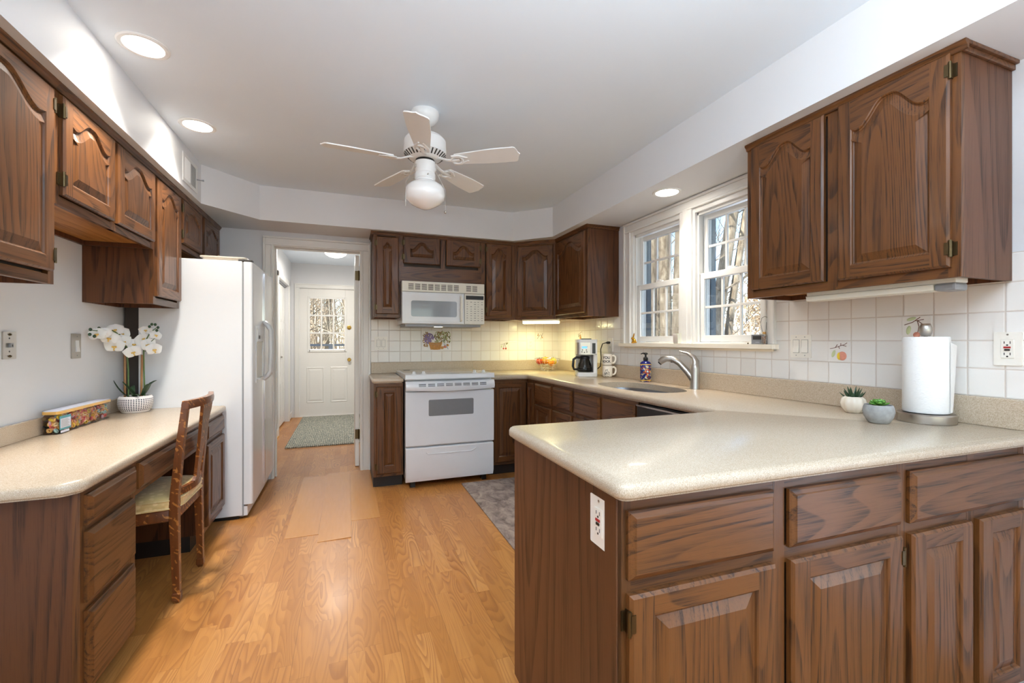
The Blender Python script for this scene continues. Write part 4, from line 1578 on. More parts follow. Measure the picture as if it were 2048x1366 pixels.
rug('runner_rug', 'grey brown abstract rug on the floor before the stove corner, partly behind the peninsula', [(.915, 1.56), (1.50, 1.56), (1.50, 3.70), (.915, 3.70)], .008, 'rug2')
rug('hall_rug', 'green grey braided rug on the hall floor before the glazed door', [(-.665, 5.60), (.30, 5.60), (.30, 7.79), (-.665, 7.79)], .014, 'rug1')

# ------------------------------------------------------------------ chair at the desk
ch = thing('side_chair', 'dark inlaid wooden chair with a cream seat pushed under the desk', 'chair', (-.93, 2.67, 0))


def bar(m, pts, w, t, mi=0):
    """rectangular bar along pts; w along Y, t along X"""
    L = []
    for i, p in enumerate(pts):
        ww = w[i] if hasattr(w, '__len__') else w
        tt = t[i] if hasattr(t, '__len__') else t
        x, y, z = p
        L.append([(x-tt/2, y-ww/2, z), (x+tt/2, y-ww/2, z), (x+tt/2, y+ww/2, z), (x-tt/2, y+ww/2, z)])
    m.loops(L, mi, False, True, True, True)


for (yb, ys, yt) in ((2.492, 2.490, 2.487), (2.848, 2.848, 2.852)):
    m = MB()
    bar(m, [(-.748, yb, .0), (-.748, yb, .012), (-.748, yb, .014), (-.748, yb, .045), (-.748, yb, .047), (-.757, ys, .40), (-.755, ys, .50), (-.735, (ys+yt)/2, .72), (-.712, yt, .925)],
        [.020, .028, .034, .034, .028, .040, .040, .036, .034], [.020, .028, .034, .034, .028, .036, .034, .030, .026])
    m.build('leg', 'inlay', ch, world=True, bevel=.003)
for y in (2.455, 2.885):
    m = MB()
    bar(m, [(-1.135, y, 0), (-1.135, y, .03), (-1.135, y, .40)], [.022, .024, .040], [.022, .024, .040])
    m.build('leg', 'chairw', ch, world=True, bevel=.003)
m = MB()
# curved crest rail with rolled ends
L = []
for i in range(13):
    t = i/12
    y = 2.462+(2.882-2.462)*t
    bow = .035*math.sin(PI*t)
    x = -.708+bow
    h0, h1 = .905, .945
    L.append([(x-.013, y, h0), (x+.013, y, h0), (x+.015, y, h0+.02), (x+.012, y, h1), (x-.012, y, h1), (x-.016, y, h0+.02)])
m.loops(L, 0, True, True, True, True)
m.build('crest_rail', 'inlay', ch, world=True, bevel=.002, ang=40)
m = MB()
L = []
for (z, hw, x) in ((.512, .045, -.722), (.528, .050, -.720), (.545, .026, -.718), (.60, .030, -.712), (.70, .040, -.700), (.80, .055, -.688), (.87, .072, -.678), (.91, .078, -.674)):
    L.append([(x-.007, 2.67-hw, z), (x+.007, 2.67-hw, z), (x+.007, 2.67+hw, z), (x-.007, 2.67+hw, z)])
m.loops(L, 0, True, True, True, True)
m.build('splat', 'inlay', ch, world=True, ang=40)
m = MB()
L = []
for i in range(9):
    t = i/8
    y = 2.505+.33*t
    x = -.752+.030*math.sin(PI*t)
    L.append([(x-.010, y, .492), (x+.010, y, .492), (x+.010, y, .525), (x-.010, y, .525)])
m.loops(L, 0, True, True, True, True)
m.build('back_rail', 'inlay', ch, world=True, bevel=.002, ang=40)
m = MB()
P = fillet([(-1.16, 2.432), (-.745, 2.475), (-.745, 2.865), (-1.16, 2.908)], [.05, .01, .01, .05])
L = []
for ins, z in ((.006, .385), (0, .39), (0, .435), (.004, .44)):
    L.append([(a, b, z) for a, b in offset_poly(P, ins)])
m.loops(L, 0, True, True, True, True)
m.build('apron', 'inlay', ch, world=True, ang=40)
m = MB()
P = fillet([(-1.165, 2.428), (-.772, 2.470), (-.735, 2.52), (-.735, 2.82), (-.772, 2.870), (-1.165, 2.912)], [.06, .03, .03, .03, .03, .06])
L = []
for ins, z in ((.004, .441), (-.004, .447), (.001, .453), (-.006, .468), (-.002, .484)):
    L.append([(a, b, z) for a, b in offset_poly(P, ins)])
Q = offset_poly(P, -.002)
for k, z in ((.94, .495), (.84, .503), (.62, .509), (.3, .512), (.02, .5125)):
    L.append([(-.95+(a+.95)*k, 2.67+(b-2.67)*k, z) for a, b in Q])
m.loops(L, 0, True, True, True, True)
so = m.build('seat_cushion', 'seatf', ch, world=True, ang=60)
m = MB()
for z in (.447, .484):
    Q = [(a, b, z) for a, b in offset_poly(P, -.004)]
    m.tube(Q+[Q[0], Q[1]], .004, 6)
m.build('piping', 'seatf', so, world=True)

# ------------------------------------------------------------------ desk things
pc = Vector((-1.215, 3.345, .79))
r = thing('potted_orchid', 'white artificial orchid in a patterned white pot at the corner of the desk', 'orchid', pc)
MB().lathe([(.0, .003), (.062, .0), (.066, .004), (.080, .025), (.086, .055), (.084, .085), (.078, .098), (.075, .100), (.072, .096), (.072, .085), (0, .084)], n=48).build('pot', 'pot', r)
MB().lathe([(.0, .087), (.04, .090), (.073, .084)], n=24, cap=False).build('soil', 'soil', r)


def W2(p, Y0=3.33):
    p = Vector(p)
    k = min(1, 1.285/abs(p.x)) if p.x < -1.285 else 1.0
    return Vector((p.x*k, p.y*k, 1.2228+(p.z-1.2228)*k))


m = MB().tube([(-1.262, 3.33, .87), (-1.262, 3.33, 1.16)], .0062, 8)
m.build('stake', 'stake', r, world=True)
m = MB().tube([(-1.182, 3.33, .87), (-1.178, 3.33, 1.14)], .0062, 8)
m.build('stake', 'stake', r, world=True)
stemA = [(-1.245, 3.33, .87), (-1.246, 3.33, 1.05), (-1.25, 3.32, 1.18), (-1.262, 3.29, 1.255), (-1.28, 3.22, 1.285), (-1.285, 3.12, 1.285), W2((-1.40, 3.33, 1.285)), W2((-1.43, 3.33, 1.288))]
MB().tube(stemA, [.0045, .0045, .004, .0035, .003, .0028, .0025, .0018], 8).build('flower_stem', 'stem', r, world=True)
stemB = [(-1.168, 3.34, .87), (-1.172, 3.34, 1.05), (-1.17, 3.33, 1.16), (-1.155, 3.32, 1.23), (-1.135, 3.31, 1.265), (-1.115, 3.31, 1.29), (-1.10, 3.31, 1.305)]
MB().tube(stemB, [.0045, .0045, .004, .0035, .003, .0025, .002], 8).build('flower_stem', 'stem', r, world=True)
for pts in ([(-1.17, 3.33, 1.155), (-1.15, 3.31, 1.165), (-1.125, 3.30, 1.17)], [(-1.16, 3.32, 1.21), (-1.13, 3.31, 1.215), (-1.105, 3.30, 1.24)]):
    MB().tube(pts, .002, 6).build('stem_branch', 'stem', r, world=True)
buds = [(-1.427, 3.33, 1.292), (-1.43, 3.33, 1.263), (-1.387, 3.33, 1.30), (-1.408, 3.33, 1.252), (-1.134, 3.31, 1.312), (-1.091, 3.31, 1.307), (-1.097, 3.31, 1.289), (-1.122, 3.31, 1.326), (-1.105, 3.31, 1.325)]
for b in buds:
    q = W2(b)
    m = MB().ell(q, (.0075, .0075, .009))
    m.build('bud', 'leafd', r, world=True)


def petal(m, ln, w, cup, mi=0):
    """petal from the origin along +z in the xz plane, facing -y"""
    st = len(m.v)
    n = 8
    L = []
    for i in range(n+1):
        t = i/n
        hw = w*math.sin(PI*min(.999, t**.75*.93+.05))
        row = []
        for j in range(5):
            q = j/4*2-1
            row.append((hw*q, -cup*math.sin(PI*t)*(.6)+.25*cup*q*q+.5*cup*t*t, ln*t))
        L.append(row)
    m.loops(L, mi, True, False)
    b2 = [[(x, y+.0012, z) for x, y, z in row] for row in L]
    m.loops(b2, mi, True, False)
    return st


def flower_mesh(s=1.0):
    m = MB()
    for ang, ln, w in ((0, .034, .015), (128, .034, .014), (-128, .034, .014)):
        st = petal(m, ln*s, w*s, .006*s)
        m.xf(Matrix.Rotation(R(ang), 4, 'Y'), st)
    for ang in (68, -68):
        st = petal(m, .040*s, .026*s, .008*s)
        m.xf(Matrix.Translation((0, -.002, 0)) @ Matrix.Rotation(R(ang), 4, 'Y'), st)
    m.ell((0, -.006*s, -.003*s), (.0045*s, .005*s, .0065*s), 1, 10, 6)
    m.ell((.006*s, -.006*s, -.001*s), (.0028*s, .003*s, .0045*s), 1, 8, 6)
    m.ell((-.006*s, -.006*s, -.001*s), (.0028*s, .003*s, .0045*s), 1, 8, 6)
    m.ell((0, -.012*s, -.012*s), (.003*s, .004*s, .005*s), 1, 8, 6)
    return m


flow = [((-1.395, 3.33, 1.262), -.5, -.3, .95), ((-1.312, 3.33, 1.288), -.1, -.5, 1.0), ((-1.337, 3.33, 1.24), -.3, .1, 1.0), ((-1.268, 3.30, 1.264), .4, -.2, 1.05), ((-1.293, 3.28, 1.192), -.2, .3, 1.1),
        ((-1.293, 3.29, 1.232), .1, .0, 1.0), ((-1.250, 3.28, 1.218), .3, .2, .95), ((-1.205, 3.30, 1.203), -.3, -.1, .9), ((-1.204, 3.28, 1.157), .1, .35, 1.0), ((-1.164, 3.34, 1.288), .0, -.6, .75),
        ((-1.168, 3.32, 1.237), .2, -.2, .85), ((-1.142, 3.31, 1.201), -.2, .1, .95), ((-1.108, 3.30, 1.171), .5, .1, 1.0), ((-1.103, 3.31, 1.258), .6, -.5, .8), ((-1.362, 3.33, 1.27), -.1, .1, .8)]
f0 = flower_mesh().build('flower', ['petal', 'yellow'], r, ang=60)
inv = PM[r.name].inverted()
for i, (p, yaw, tilt, s) in enumerate(flow):
    o = f0 if i == 0 else f0.copy()
    if i:
        C.objects.link(o)
        o.parent = r
        PM[o.name] = PM[r.name].copy()
    o.matrix_local = inv @ Matrix.Translation(W2(p)) @ Matrix.Rotation(R(20)+yaw*.8, 4, 'Z') @ Matrix.Rotation(tilt*.7, 4, 'X') @ Matrix.Rotation(random.uniform(-.4, .4), 4, 'Y') @ Matrix.Diagonal((s*1.22, s*1.22, s*1.22, 1))


def leaf_blade(m, pts, w, mi=0):
    """strap leaf along pts with half-widths w"""
    pts = [Vector(p) for p in pts]
    L = []
    for i, p in enumerate(pts):
        d = (pts[min(i+1, len(pts)-1)]-pts[max(0, i-1)]).normalized()
        sd = d.cross(Vector((0, 0, 1)))
        if sd.length < .05:
            sd = Vector((1, 0, 0))
        sd.normalize()
        up = sd.cross(d)
        L.append([p-sd*w[i]+up*w[i]*.25, p-sd*w[i]*.5+up*.002, p-up*.003, p+sd*w[i]*.5+up*.002, p+sd*w[i]+up*w[i]*.25, p+sd*w[i]*.5+up*.0045, p+up*.0, p-sd*w[i]*.5+up*.0045])
    m.loops(L, mi, True, True, True, True)


leaves = [([(-1.235, 3.34, .875), (-1.265, 3.32, .90), (-1.29, 3.30, .945), (-1.305, 3.29, .995)], [.006, .018, .016, .002]),
          ([(-1.20, 3.33, .875), (-1.215, 3.30, .915), (-1.238, 3.27, .96), (-1.25, 3.26, .985)], [.006, .020, .016, .003]),
          ([(-1.19, 3.34, .875), (-1.16, 3.32, .905), (-1.14, 3.30, .95), (-1.120, 3.28, .965)], [.007, .02, .024, .012]),
          ([(-1.20, 3.35, .875), (-1.18, 3.37, .92), (-1.15, 3.40, .965), (-1.13, 3.42, .975)], [.007, .022, .024, .006]),
          ([(-1.21, 3.33, .875), (-1.20, 3.29, .895), (-1.18, 3.265, .905), (-1.165, 3.25, .895)], [.007, .018, .015, .003]),
          ([(-1.225, 3.35, .875), (-1.245, 3.38, .91), (-1.25, 3.40, .94), (-1.25, 3.42, .945)], [.007, .018, .015, .003])]
for pts, w in leaves:
    m = MB()
    leaf_blade(m, pts, w)
    m.build('leaf', 'leafd', r, world=True, sub=1)

# candy tub: five scalloped clear cells with one gold lid
ct = thing('candy_tub', 'long clear scalloped tub with a gold lid and pale label, filled with candy', 'candy container', (-1.283, 2.65, .791))
N = 5
CL, CD, CH = .49, .064, .092


def tub_outline(g=0):
    P = []
    for i in range(61):
        t = i/60
        P.append((CD/2-.006*(1-abs(math.sin(PI*N*t)))-g, t*CL*(1-2*g/CL)+g))
    for i in range(61):
        t = 1-i/60
        P.append((-CD/2+.006*(1-abs(math.sin(PI*N*t)))+g, t*CL*(1-2*g/CL)+g))
    return P


m = MB()
L = []
for g, z in ((.008, 0), (.003, .003), (0, .012), (0, CH-.012), (.003, CH-.004), (.006, CH)):
    L.append([(a, b, z) for a, b in tub_outline(g)])
m.loops(L, 0, True, True, True, False)
m.build('tub', 'clear', ct, ang=60)
m = MB().prism(rrect(-CD/2-.002, CD/2+.002, .0, CL, .02), CH, CH+.013).build('lid', plain('lid_gold', srgb(214, 168, 92), .3, .2, var=.1), ct, bevel=.003)
MB().prism(rrect(-CD/2+.002, CD/2-.002, .004, CL-.004, .018), CH+.0131, CH+.0165).build('lid_top', 'label', m, bevel=.001)
m = MB().box(CD/2-.0005, CD/2+.0012, .012, .092, .026, .070).box(CD/2-.001, CD/2+.0008, .008, .096, .018, .082, 1)
for k in range(9):
    m.box(CD/2+.001, CD/2+.0016, .018, .018+.066-(k % 3)*.008, .030+k*.0042, .0315+k*.0042, 2)
m.box(CD/2+.0, CD/2+.0014, .014, .080, .004, .014, 0)
m.build('label', ['label', 'teal', 'keys'], ct)
rc = random.Random(3)
m = MB()
for i in range(300):
    p = (rc.uniform(-CD/2+.014, CD/2-.013), rc.uniform(.016, CL-.016), rc.uniform(.012, CH-.012))
    torus(m, p, .0078, .0046, 9, 6, rc.randrange(7), Matrix.Rotation(rc.uniform(0, 6), 4, 'X') @ Matrix.Rotation(rc.uniform(0, 6), 4, 'Y'))
cm = [plain('candy_'+n, c, .55, var=.12, scale=200) for n, c in (('peach', srgb(250, 176, 132)), ('yellow', srgb(250, 208, 62)), ('red', srgb(236, 112, 108)), ('orange', srgb(252, 192, 112)), ('aqua', srgb(176, 214, 212)), ('lilac', srgb(226, 184, 200)), ('apricot', srgb(252, 214, 166)))]
o = m.build('candy_rings', cm, None)
o.location = (-1.283, 2.65, .791)
tag(o, 'multicoloured sugared candy rings filling the clear scalloped tub', 'candy', None, 'stuff')
r = thing('wooden_board', 'honey coloured wooden block cut off by the picture edge on the desk', 'wooden block', (-1.19, 2.06, .79))
MB().box(-.09, .028, -.01, .012, 0, .11).build('board', 'board2', r, bevel=.003)

# ------------------------------------------------------------------ worktop things
# coffee maker
cmk = thing('coffee_maker', 'white and steel drip coffee maker with glass carafe and blue display', 'coffee maker', (1.985, 3.46, ZT+.001), R(-24))
MB().prism(rrect(-.085, .095, -.10, .12, .03), .0, .035).build('base', 'white', cmk, bevel=.004)
MB().prism(rrect(-.085, .093, -.098, .118, .03), -.0, .004).build('foot', 'black', cmk)
MB().prism(rrect(-.085, .095, .03, .12, .02), .03, .30).prism(rrect(.058, .095, -.085, .06, .012), .03, .19).build('column', 'white', cmk, bevel=.003)
MB().prism(rrect(-.085, .095, -.095, .12, .035), .19, .315).build('brew_head', 'steel', cmk, bevel=.003)
MB().prism(rrect(-.087, .097, -.098, .122, .036), .295, .322).build('lid', 'white', cmk, bevel=.006)
MB().prism(rrect(-.04, .05, -.03, .05, .01), .322, .330).build('lid_tab', 'black', cmk, bevel=.003)
MB().box(.030, .090, -.0975, -.09, .195, .296, 1).box(.048, .076, -.0985, -.09, .20, .29).build('water_window', ['black', 'white'], cmk)
f = MB().prism(rrect(-.045, .008, .240, .265, .006), -.0985, -.0955, 0, 'Y')
f.build('display_bezel', 'white', cmk)
f = MB().prism(rrect(-.040, .003, .244, .261, .002), -.0995, -.098, 0, 'Y')
f.build('display', 'lcd', cmk)
b_ = MB()
for x, z in ((-.036, .230), (-.002, .230), (-.040, .214), (.002, .214), (-.019, .210)):
    b_.tube([(x, -.0985, z), (x, -.094, z)], .005, 12)
b_.build('button', 'black', cmk)
MB().lathe([(.0, 0), (.055, 0), (.064, .006), (.066, .03), (.056, .07), (.042, .105), (.040, .122)], (-.012, -.035, .038), 32, cap=False).build('carafe', 'carafe', cmk)
MB().lathe([(.043, .112), (.046, .118), (.045, .132), (.03, .140), (0, .141)], (-.012, -.035, .038), 32).lathe([(.064, .016), (.0665, .018), (.0665, .024), (.064, .026)], (-.012, -.035, .038), 32, cap=False).build('carafe_lid', 'black', cmk)
MB().tube([(-.045, -.055, .160), (-.085, -.075, .166), (-.112, -.088, .150), (-.118, -.090, .09), (-.108, -.085, .062), (-.07, -.065, .060)], [.008, .009, .009, .009, .008, .006], 10, flat=1.3).build('carafe_handle', 'black', cmk)
pcd = thing('power_cord', 'black power plug and cord running from the coffee maker to the outlet', 'cord', (XT-.01, 3.372, 1.21))
MB().tube([(XT-.009, 3.372, 1.21), (XT-.03, 3.372, 1.21), (XT-.045, 3.375, 1.209)], [.010, .012, .007], 10).build('plug', 'black', pcd, world=True)
MB().tube([(XT-.045, 3.375, 1.209), (XT-.075, 3.385, 1.20), (XT-.085, 3.40, 1.15), (XT-.07, 3.415, 1.07), (XT-.075, 3.42, 1.0), (XT-.10, 3.44, .97)], .0045, 8).build('cord', 'black', pcd, world=True)


def mug(name, label, loc, rz):
    r = thing(name, label, 'mug', loc, rz, 'stacked white mugs')
    MB().lathe([(.0, .002), (.030, .0), (.034, .002), (.041, .012), (.042, .03), (.042, .094), (.0412, .098), (.0392, .098), (.0382, .094), (.038, .03), (.036, .012), (0, .008)], n=40).build('body', 'ceramw', r)
    MB().tube([(.040, 0, .082), (.058, 0, .086), (.072, 0, .074), (.075, 0, .052), (.068, 0, .030), (.055, 0, .020), (.040, 0, .022)], .0062, 10, flat=1.3).build('handle', 'ceramw', r)
    return r


M['ceramw'] = plain('mug_white', srgb(240, 232, 216), .18, var=.01, Coat_Weight=.4)
mg1 = mug('coffee_mug', 'lower of two stacked white mugs, with a black animal drawing', (2.085, 3.262, ZT+.001), R(-12))
mg2 = mug('coffee_mug', 'upper of two stacked white mugs, printed with black words', (2.082, 3.262, ZT+.0995), R(-14))


def text_mesh(body, size, bold=.0):
    cu = bpy.data.curves.new('txt', 'FONT')
    cu.body = body
    cu.size = size
    cu.offset = bold
    cu.align_x = 'CENTER'
    o = bpy.data.objects.new('txt', cu)
    C.objects.link(o)
    dg = bpy.context.evaluated_depsgraph_get()
    dg.update()
    me = bpy.data.meshes.new_from_object(o.evaluated_get(dg))
    bm = bmesh.new()
    bm.from_mesh(me)
    bmesh.ops.subdivide_edges(bm, edges=[e for e in bm.edges if e.calc_length() > .004], cuts=2)
    bm.to_mesh(me)
    bm.free()
    vs = [v.co.copy() for v in me.vertices]
    fs = [tuple(p.vertices) for p in me.polygons]
    bpy.data.objects.remove(o)
    bpy.data.meshes.remove(me)
    bpy.data.curves.remove(cu)
    return vs, fs


def wrap(vs, R_, a0, z0):
    return [(R_*math.cos(a0+v.x/R_), R_*math.sin(a0+v.x/R_), z0+v.y) for v in vs]


m = MB()
for body, z, s_ in (('YOU', .058, .031), ('ROCK.', .028, .027)):
    vs, fs = text_mesh(body, s_, .0011)
    m.add(wrap(vs, .0424, R(-118), z), fs)
m.build('printed_words', 'ink', mg2)
m = MB()
rk = random.Random(11)
# sketchy seated animal pair: strokes wrapped round the mug
def stroke(pts, w):
    for (x0, y0), (x1, y1) in zip(pts, pts[1:]):
        d = Vector((x1-x0, y1-y0))
        nrm = Vector((-d.y, d.x)).normalized()*w
        vs = [Vector((x0, y0, 0))+Vector((nrm.x, nrm.y, 0)), Vector((x0, y0, 0))-Vector((nrm.x, nrm.y, 0)), Vector((x1, y1, 0))-Vector((nrm.x, nrm.y, 0)), Vector((x1, y1, 0))+Vector((nrm.x, nrm.y, 0))]
        m.add(wrap(vs, .0424, R(-118), .0), [(0, 1, 2, 3)])


stroke([(-.022, .018), (-.020, .034), (-.012, .050), (-.010, .066), (-.004, .058), (.004, .070), (.008, .056), (.014, .044), (.022, .030), (.024, .018), (-.022, .018)], .0013)
stroke([(-.008, .020), (-.006, .036), (.000, .048), (.004, .036), (.006, .020)], .0012)
for i in range(26):
    x, y = rk.uniform(-.018, .020), rk.uniform(.019, .040)
    stroke([(x, y), (x+rk.uniform(-.004, .004), y+rk.uniform(.003, .009))], .0011)
stroke([(-.018, .010), (-.004, .010)], .0014)
stroke([(.000, .010), (.018, .010)], .0014)
m.build('printed_drawing', 'ink', mg1)

# wire fruit bowl
BX, BY = 1.955, 4.20
bw = thing('fruit_bowl', 'silver wire bowl of fruit on the corner worktop under the lit strip', 'bowl', (BX, BY, ZT+.001))
m = MB()
prof = [(.055, .004), (.075, .03), (.10, .065), (.125, .105), (.135, .128)]
for (rr, z) in prof:
    torus(m, (0, 0, z), rr, .0022 if rr < .13 else .0032, 40, 6)
for k in range(14):
    a = 2*PI*k/14
    m.tube([(q*math.cos(a), q*math.sin(a), z) for q, z in prof], .0018, 6)
m.lathe([(0, .002), (.055, .002), (.055, .005), (0, .005)], n=30)
m.build('wire_body', 'chrome', bw)


def fruit(name, label, cat, mat, p, rad, group, stretch=1.0):
    r = thing(name, label, cat, (BX+p[0], BY+p[1], ZT+p[2]), random.uniform(0, 6), group)
    m = MB()
    L = []
    for j in range(15):
        t = PI*j/14
        q = math.sin(t)*rad
        dimp = -.10*rad*math.exp(-((t-PI)/.3)**2)
        L.append([(max(q, 1e-4)*math.cos(2*PI*i/20), max(q, 1e-4)*math.sin(2*PI*i/20), -math.cos(t)*rad*stretch+dimp) for i in range(20)])
    m.loops(L, 0, True)
    m.build('flesh', mat, r)
    MB().tube([(0, 0, rad*stretch*.86), (.002, 0, rad*stretch*.86+.012)], .0022, 6).build('stalk', 'twig', r)
    return r


fruit('orange', 'orange at the near rim of the wire bowl', 'orange', 'orange', (.02, -.055, .086), .036, 'oranges in the wire bowl')
fruit('orange', 'orange in the middle of the wire bowl, standing highest', 'orange', 'orange', (-.030, -.018, .108), .038, 'oranges in the wire bowl')
fruit('apple', 'red apple at the end of the wire bowl nearer the stove', 'apple', 'apple', (-.082, .018, .098), .034, 'fruit in the wire bowl')
fruit('lemon', 'yellow lemon at the end of the wire bowl nearer the coffee maker', 'lemon', 'lemon', (.062, -.020, .098), .034, 'fruit in the wire bowl', 1.15)
fruit('apple', 'red apple behind the oranges in the wire bowl', 'apple', 'apple', (.0, .06, .095), .034, 'fruit in the wire bowl')

# soap
sp = thing('soap_bottle', 'dark blue patterned soap bottle with a black pump beside the sink', 'soap dispenser', (2.115, 2.785, ZT+.001), R(-30))
MB().lathe([(.0, 0), (.038, 0), (.041, .004), (.041, .135), (.039, .143), (.030, .152), (.016, .158), (.014, .168), (0, .168)], n=36, sx=1.0, sy=.82).build('bottle', 'soap', sp)
m = MB()
pr = random.Random(2)
for k in range(8):
    a = 2*PI*k/8
    cx_, cz_ = .010+.016*math.cos(a), .078+.016*math.sin(a)
    x = cx_
    y = -.82*math.sqrt(max(.0001, .0414**2-x*x))-.0006
    m.ell((x, y, cz_), (.0055, .002, .0055), k % 2, 8, 5)
m.ell((.010, -.82*math.sqrt(.0414**2-.0001)-.001, .078), (.008, .002, .008), 2, 10, 5)
m.build('flower_motif', ['orange', 'red', 'label'], sp)
MB().lathe([(.016, .160), (.018, .163), (.018, .180), (.012, .186), (.007, .188), (.007, .206)], n=24).lathe([(.0, .206), (.016, .206), (.016, .214), (.010, .220), (0, .221)], n=24).tube([(0, 0, .214), (-.02, -.01, .216), (-.036, -.018, .210)], [.006, .005, .004], 8).build('pump', 'black', sp)

# faucet
fc = thing('faucet', 'brushed nickel pull-out kitchen faucet with a curved lever at the sink', 'faucet', (2.10, 2.262, ZT))
MB().lathe([(.0, 0), (.032, 0), (.032, .004), (.030, .010), (.030, .135), (.028, .150), (.022, .160), (0, .163)], n=32).build('body', 'steel', fc)
dv = Vector((1.972-2.10, 2.437-2.262, 0))
sp_ = [(0, .045), (.10, .075), (.26, .120), (.45, .165), (.65, .190), (.82, .193), (.94, .182), (1.02, .168)]
m = MB().tube([(dv.x*t, dv.y*t, z) for t, z in sp_], [.024, .023, .021, .020, .020, .021, .023, .020], 16)
m.build('spout', 'steel', fc)
m = MB().tube([(dv.x*.62, dv.y*.62, .171), (dv.x*.70, dv.y*.70, .171)], [.007, .004], 8).tube([(dv.x*1.0, dv.y*1.0, .166), (dv.x*1.035, dv.y*1.035, .158)], [.016, .014], 16)
m.build('spray_button', 'black', fc)
m = MB().tube([(.002, -.002, .145), (.003, -.003, .178), (-.004, .008, .205), (-.024, .040, .229), (-.05, .085, .243)], [.028, .025, .018, .012, .006], 14, flat=.75)
m.build('lever', 'steel', fc)

# paper towel holder
pt = thing('paper_towel_holder', 'brushed steel standing paper towel holder with a round base by the wall', 'paper towel holder', (2.075, 1.035, ZT+.001))
MB().lathe([(.0, 0), (.086, 0), (.087, .003), (.087, .030), (.083, .034), (0, .036)], n=48).build('base', 'steel', pt)
MB().lathe([(.006, .03), (.006, .33)], n=12).build('rod', 'steel', pt)
MB().lathe([(.0, .326), (.013, .326), (.0175, .335), (.0195, .347), (.0185, .360), (.0145, .372), (.012, .374), (0, .374)], n=28).build('finial', 'steel', pt)
rl = thing('paper_towel_roll', 'full white paper towel roll on the steel holder, its loose end hanging', 'paper towel', (2.075, 1.035, ZT+.038))
L = []
n = 64
pr_ = []
for i in range(n+1):
    a = 2*PI*i/n
    pr_.append((.071*math.cos(a), .071*math.sin(a)))
m = MB()
m.lathe([(.019, .0), (.067, .0), (.069, .004), (.069, .282), (.067, .286), (.019, .286), (.019, 0)], n=64, cap=False)
m.build('roll', 'paper', rl)
# loose sheet leaving the roll tangentially, behind
m = MB()
L = []
a0 = R(-85)
for i in range(9):
    t = i/8
    a = a0+R(40)*t
    rr = .0705+.012*max(0, t-.3)**1.5
    p = (rr*math.cos(a), rr*math.sin(a))
    dz_ = -.012*t
    L.append([(p[0], p[1], .004), (p[0]+.012*t*t, p[1]-.002*t, .14), (p[0]+.018*t*t, p[1]-.004*t, .265+dz_)])
m.loops([[Vector(q) for q in l] for l in L], 0, True, False)
m.loops([[Vector(q)+Vector((.0007, -.0007, 0)) for q in l] for l in L], 0, True, False)
m.build('loose_sheet', 'paper', rl)

# succulents
r = thing('potted_succulent', 'spiky dark green succulent in a ribbed cream pot', 'succulent', (2.045, 1.275, ZT+.001))
MB().lathe([(.0, 0), (.026, 0), (.030, .003), (.043, .022), (.047, .040), (.042, .060), (.032, .069), (.029, .068), (.028, .060), (0, .058)], n=80, lobes=10, amp=.035).build('pot', 'ceram', r)
for i in range(15):
    a = i*2.399
    rr = .003+.0013*i
    tl = .30+.045*i
    ln = .055-.0011*i
    d_ = Vector((math.cos(a)*math.sin(tl), math.sin(a)*math.sin(tl), math.cos(tl)))
    p0_ = Vector((rr*math.cos(a)*.8, rr*math.sin(a)*.8, .056))
    pts = [p0_, p0_+d_*ln*.4, p0_+d_*ln*.75+Vector((0, 0, .002)), p0_+d_*ln+Vector((0, 0, .005))]
    MB().tube(pts, [.006, .0075, .0048, .0006], 8, flat=.5).build('leaf', 'leafd', r)
r = thing('potted_succulent', 'bright green rosette succulent in a round grey concrete pot', 'succulent', (1.878, 1.082, ZT+.001), .4)
MB().lathe([(.0, 0), (.030, 0), (.034, .004), (.045, .024), (.049, .042), (.046, .060), (.042, .068), (.038, .067), (.038, .058), (0, .056)], n=48).build('pot', 'conc', r)
MB().lathe([(0, .060), (.02, .060), (.0385, .057)], n=24, cap=False).build('soil', 'soil', r)
for i in range(18):
    a = i*2.399
    tl = 1.25-.055*i
    ln = .034-.0011*i
    d_ = Vector((math.cos(a)*math.sin(tl), math.sin(a)*math.sin(tl), math.cos(tl)))
    p0_ = Vector((.004*math.cos(a), .004*math.sin(a), .062+.0006*i))
    pts = [p0_, p0_+d_*ln*.5, p0_+d_*ln*.85, p0_+d_*ln+Vector((0, 0, .002))]
    MB().tube(pts, [.004, .010, .009, .001], 8, flat=.35).build('leaf', 'leafl', r)

# ------------------------------------------------------------------ things on the window sill
SX_, SZ_ = XR-.022, 1.2058
r = thing('figurine', 'small gold rabbit figurine at the far end of the window sill', 'figurine', (SX_, 3.01, SZ_), R(-60))
m = MB().ell((0, 0, .020), (.017, .014, .020)).ell((-.010, 0, .040), (.012, .011, .012)).ell((-.020, 0, .037), (.006, .006, .005)).ell((.017, 0, .010), (.007, .007, .007)).ell((-.012, .006, .006), (.008, .005, .006)).ell((-.012, -.006, .006), (.008, .005, .006))
m.build('body', 'gold', r)
for s_ in (-1, 1):
    MB().tube([(-.006, s_*.004, .048), (-.002, s_*.006, .066), (.002, s_*.006, .082)], [.003, .0038, .001], 8, flat=.6).build('ear', 'gold', r)
r = thing('candle_holder', 'square frosted white candle holder on the window sill below the mullion', 'candle holder', (SX_, 2.50, SZ_))
m = MB()
m.loops([[(a, b, z) for a, b in rrect(-w, w, -w, w, .005)] for w, z in ((.020, 0), (.024, .004), (.026, .070), (.0235, .070), (.0225, .012))], 0, True, True, True, True)
m.build('cup', 'wax', r, ang=50)
r = thing('digital_clock', 'small grey digital clock standing on the window sill', 'clock', (SX_+.006, 1.862, SZ_), R(-72))
MB().box(-.034, .034, -.008, .010, 0, .056).build('case', 'grey', r, bevel=.003)
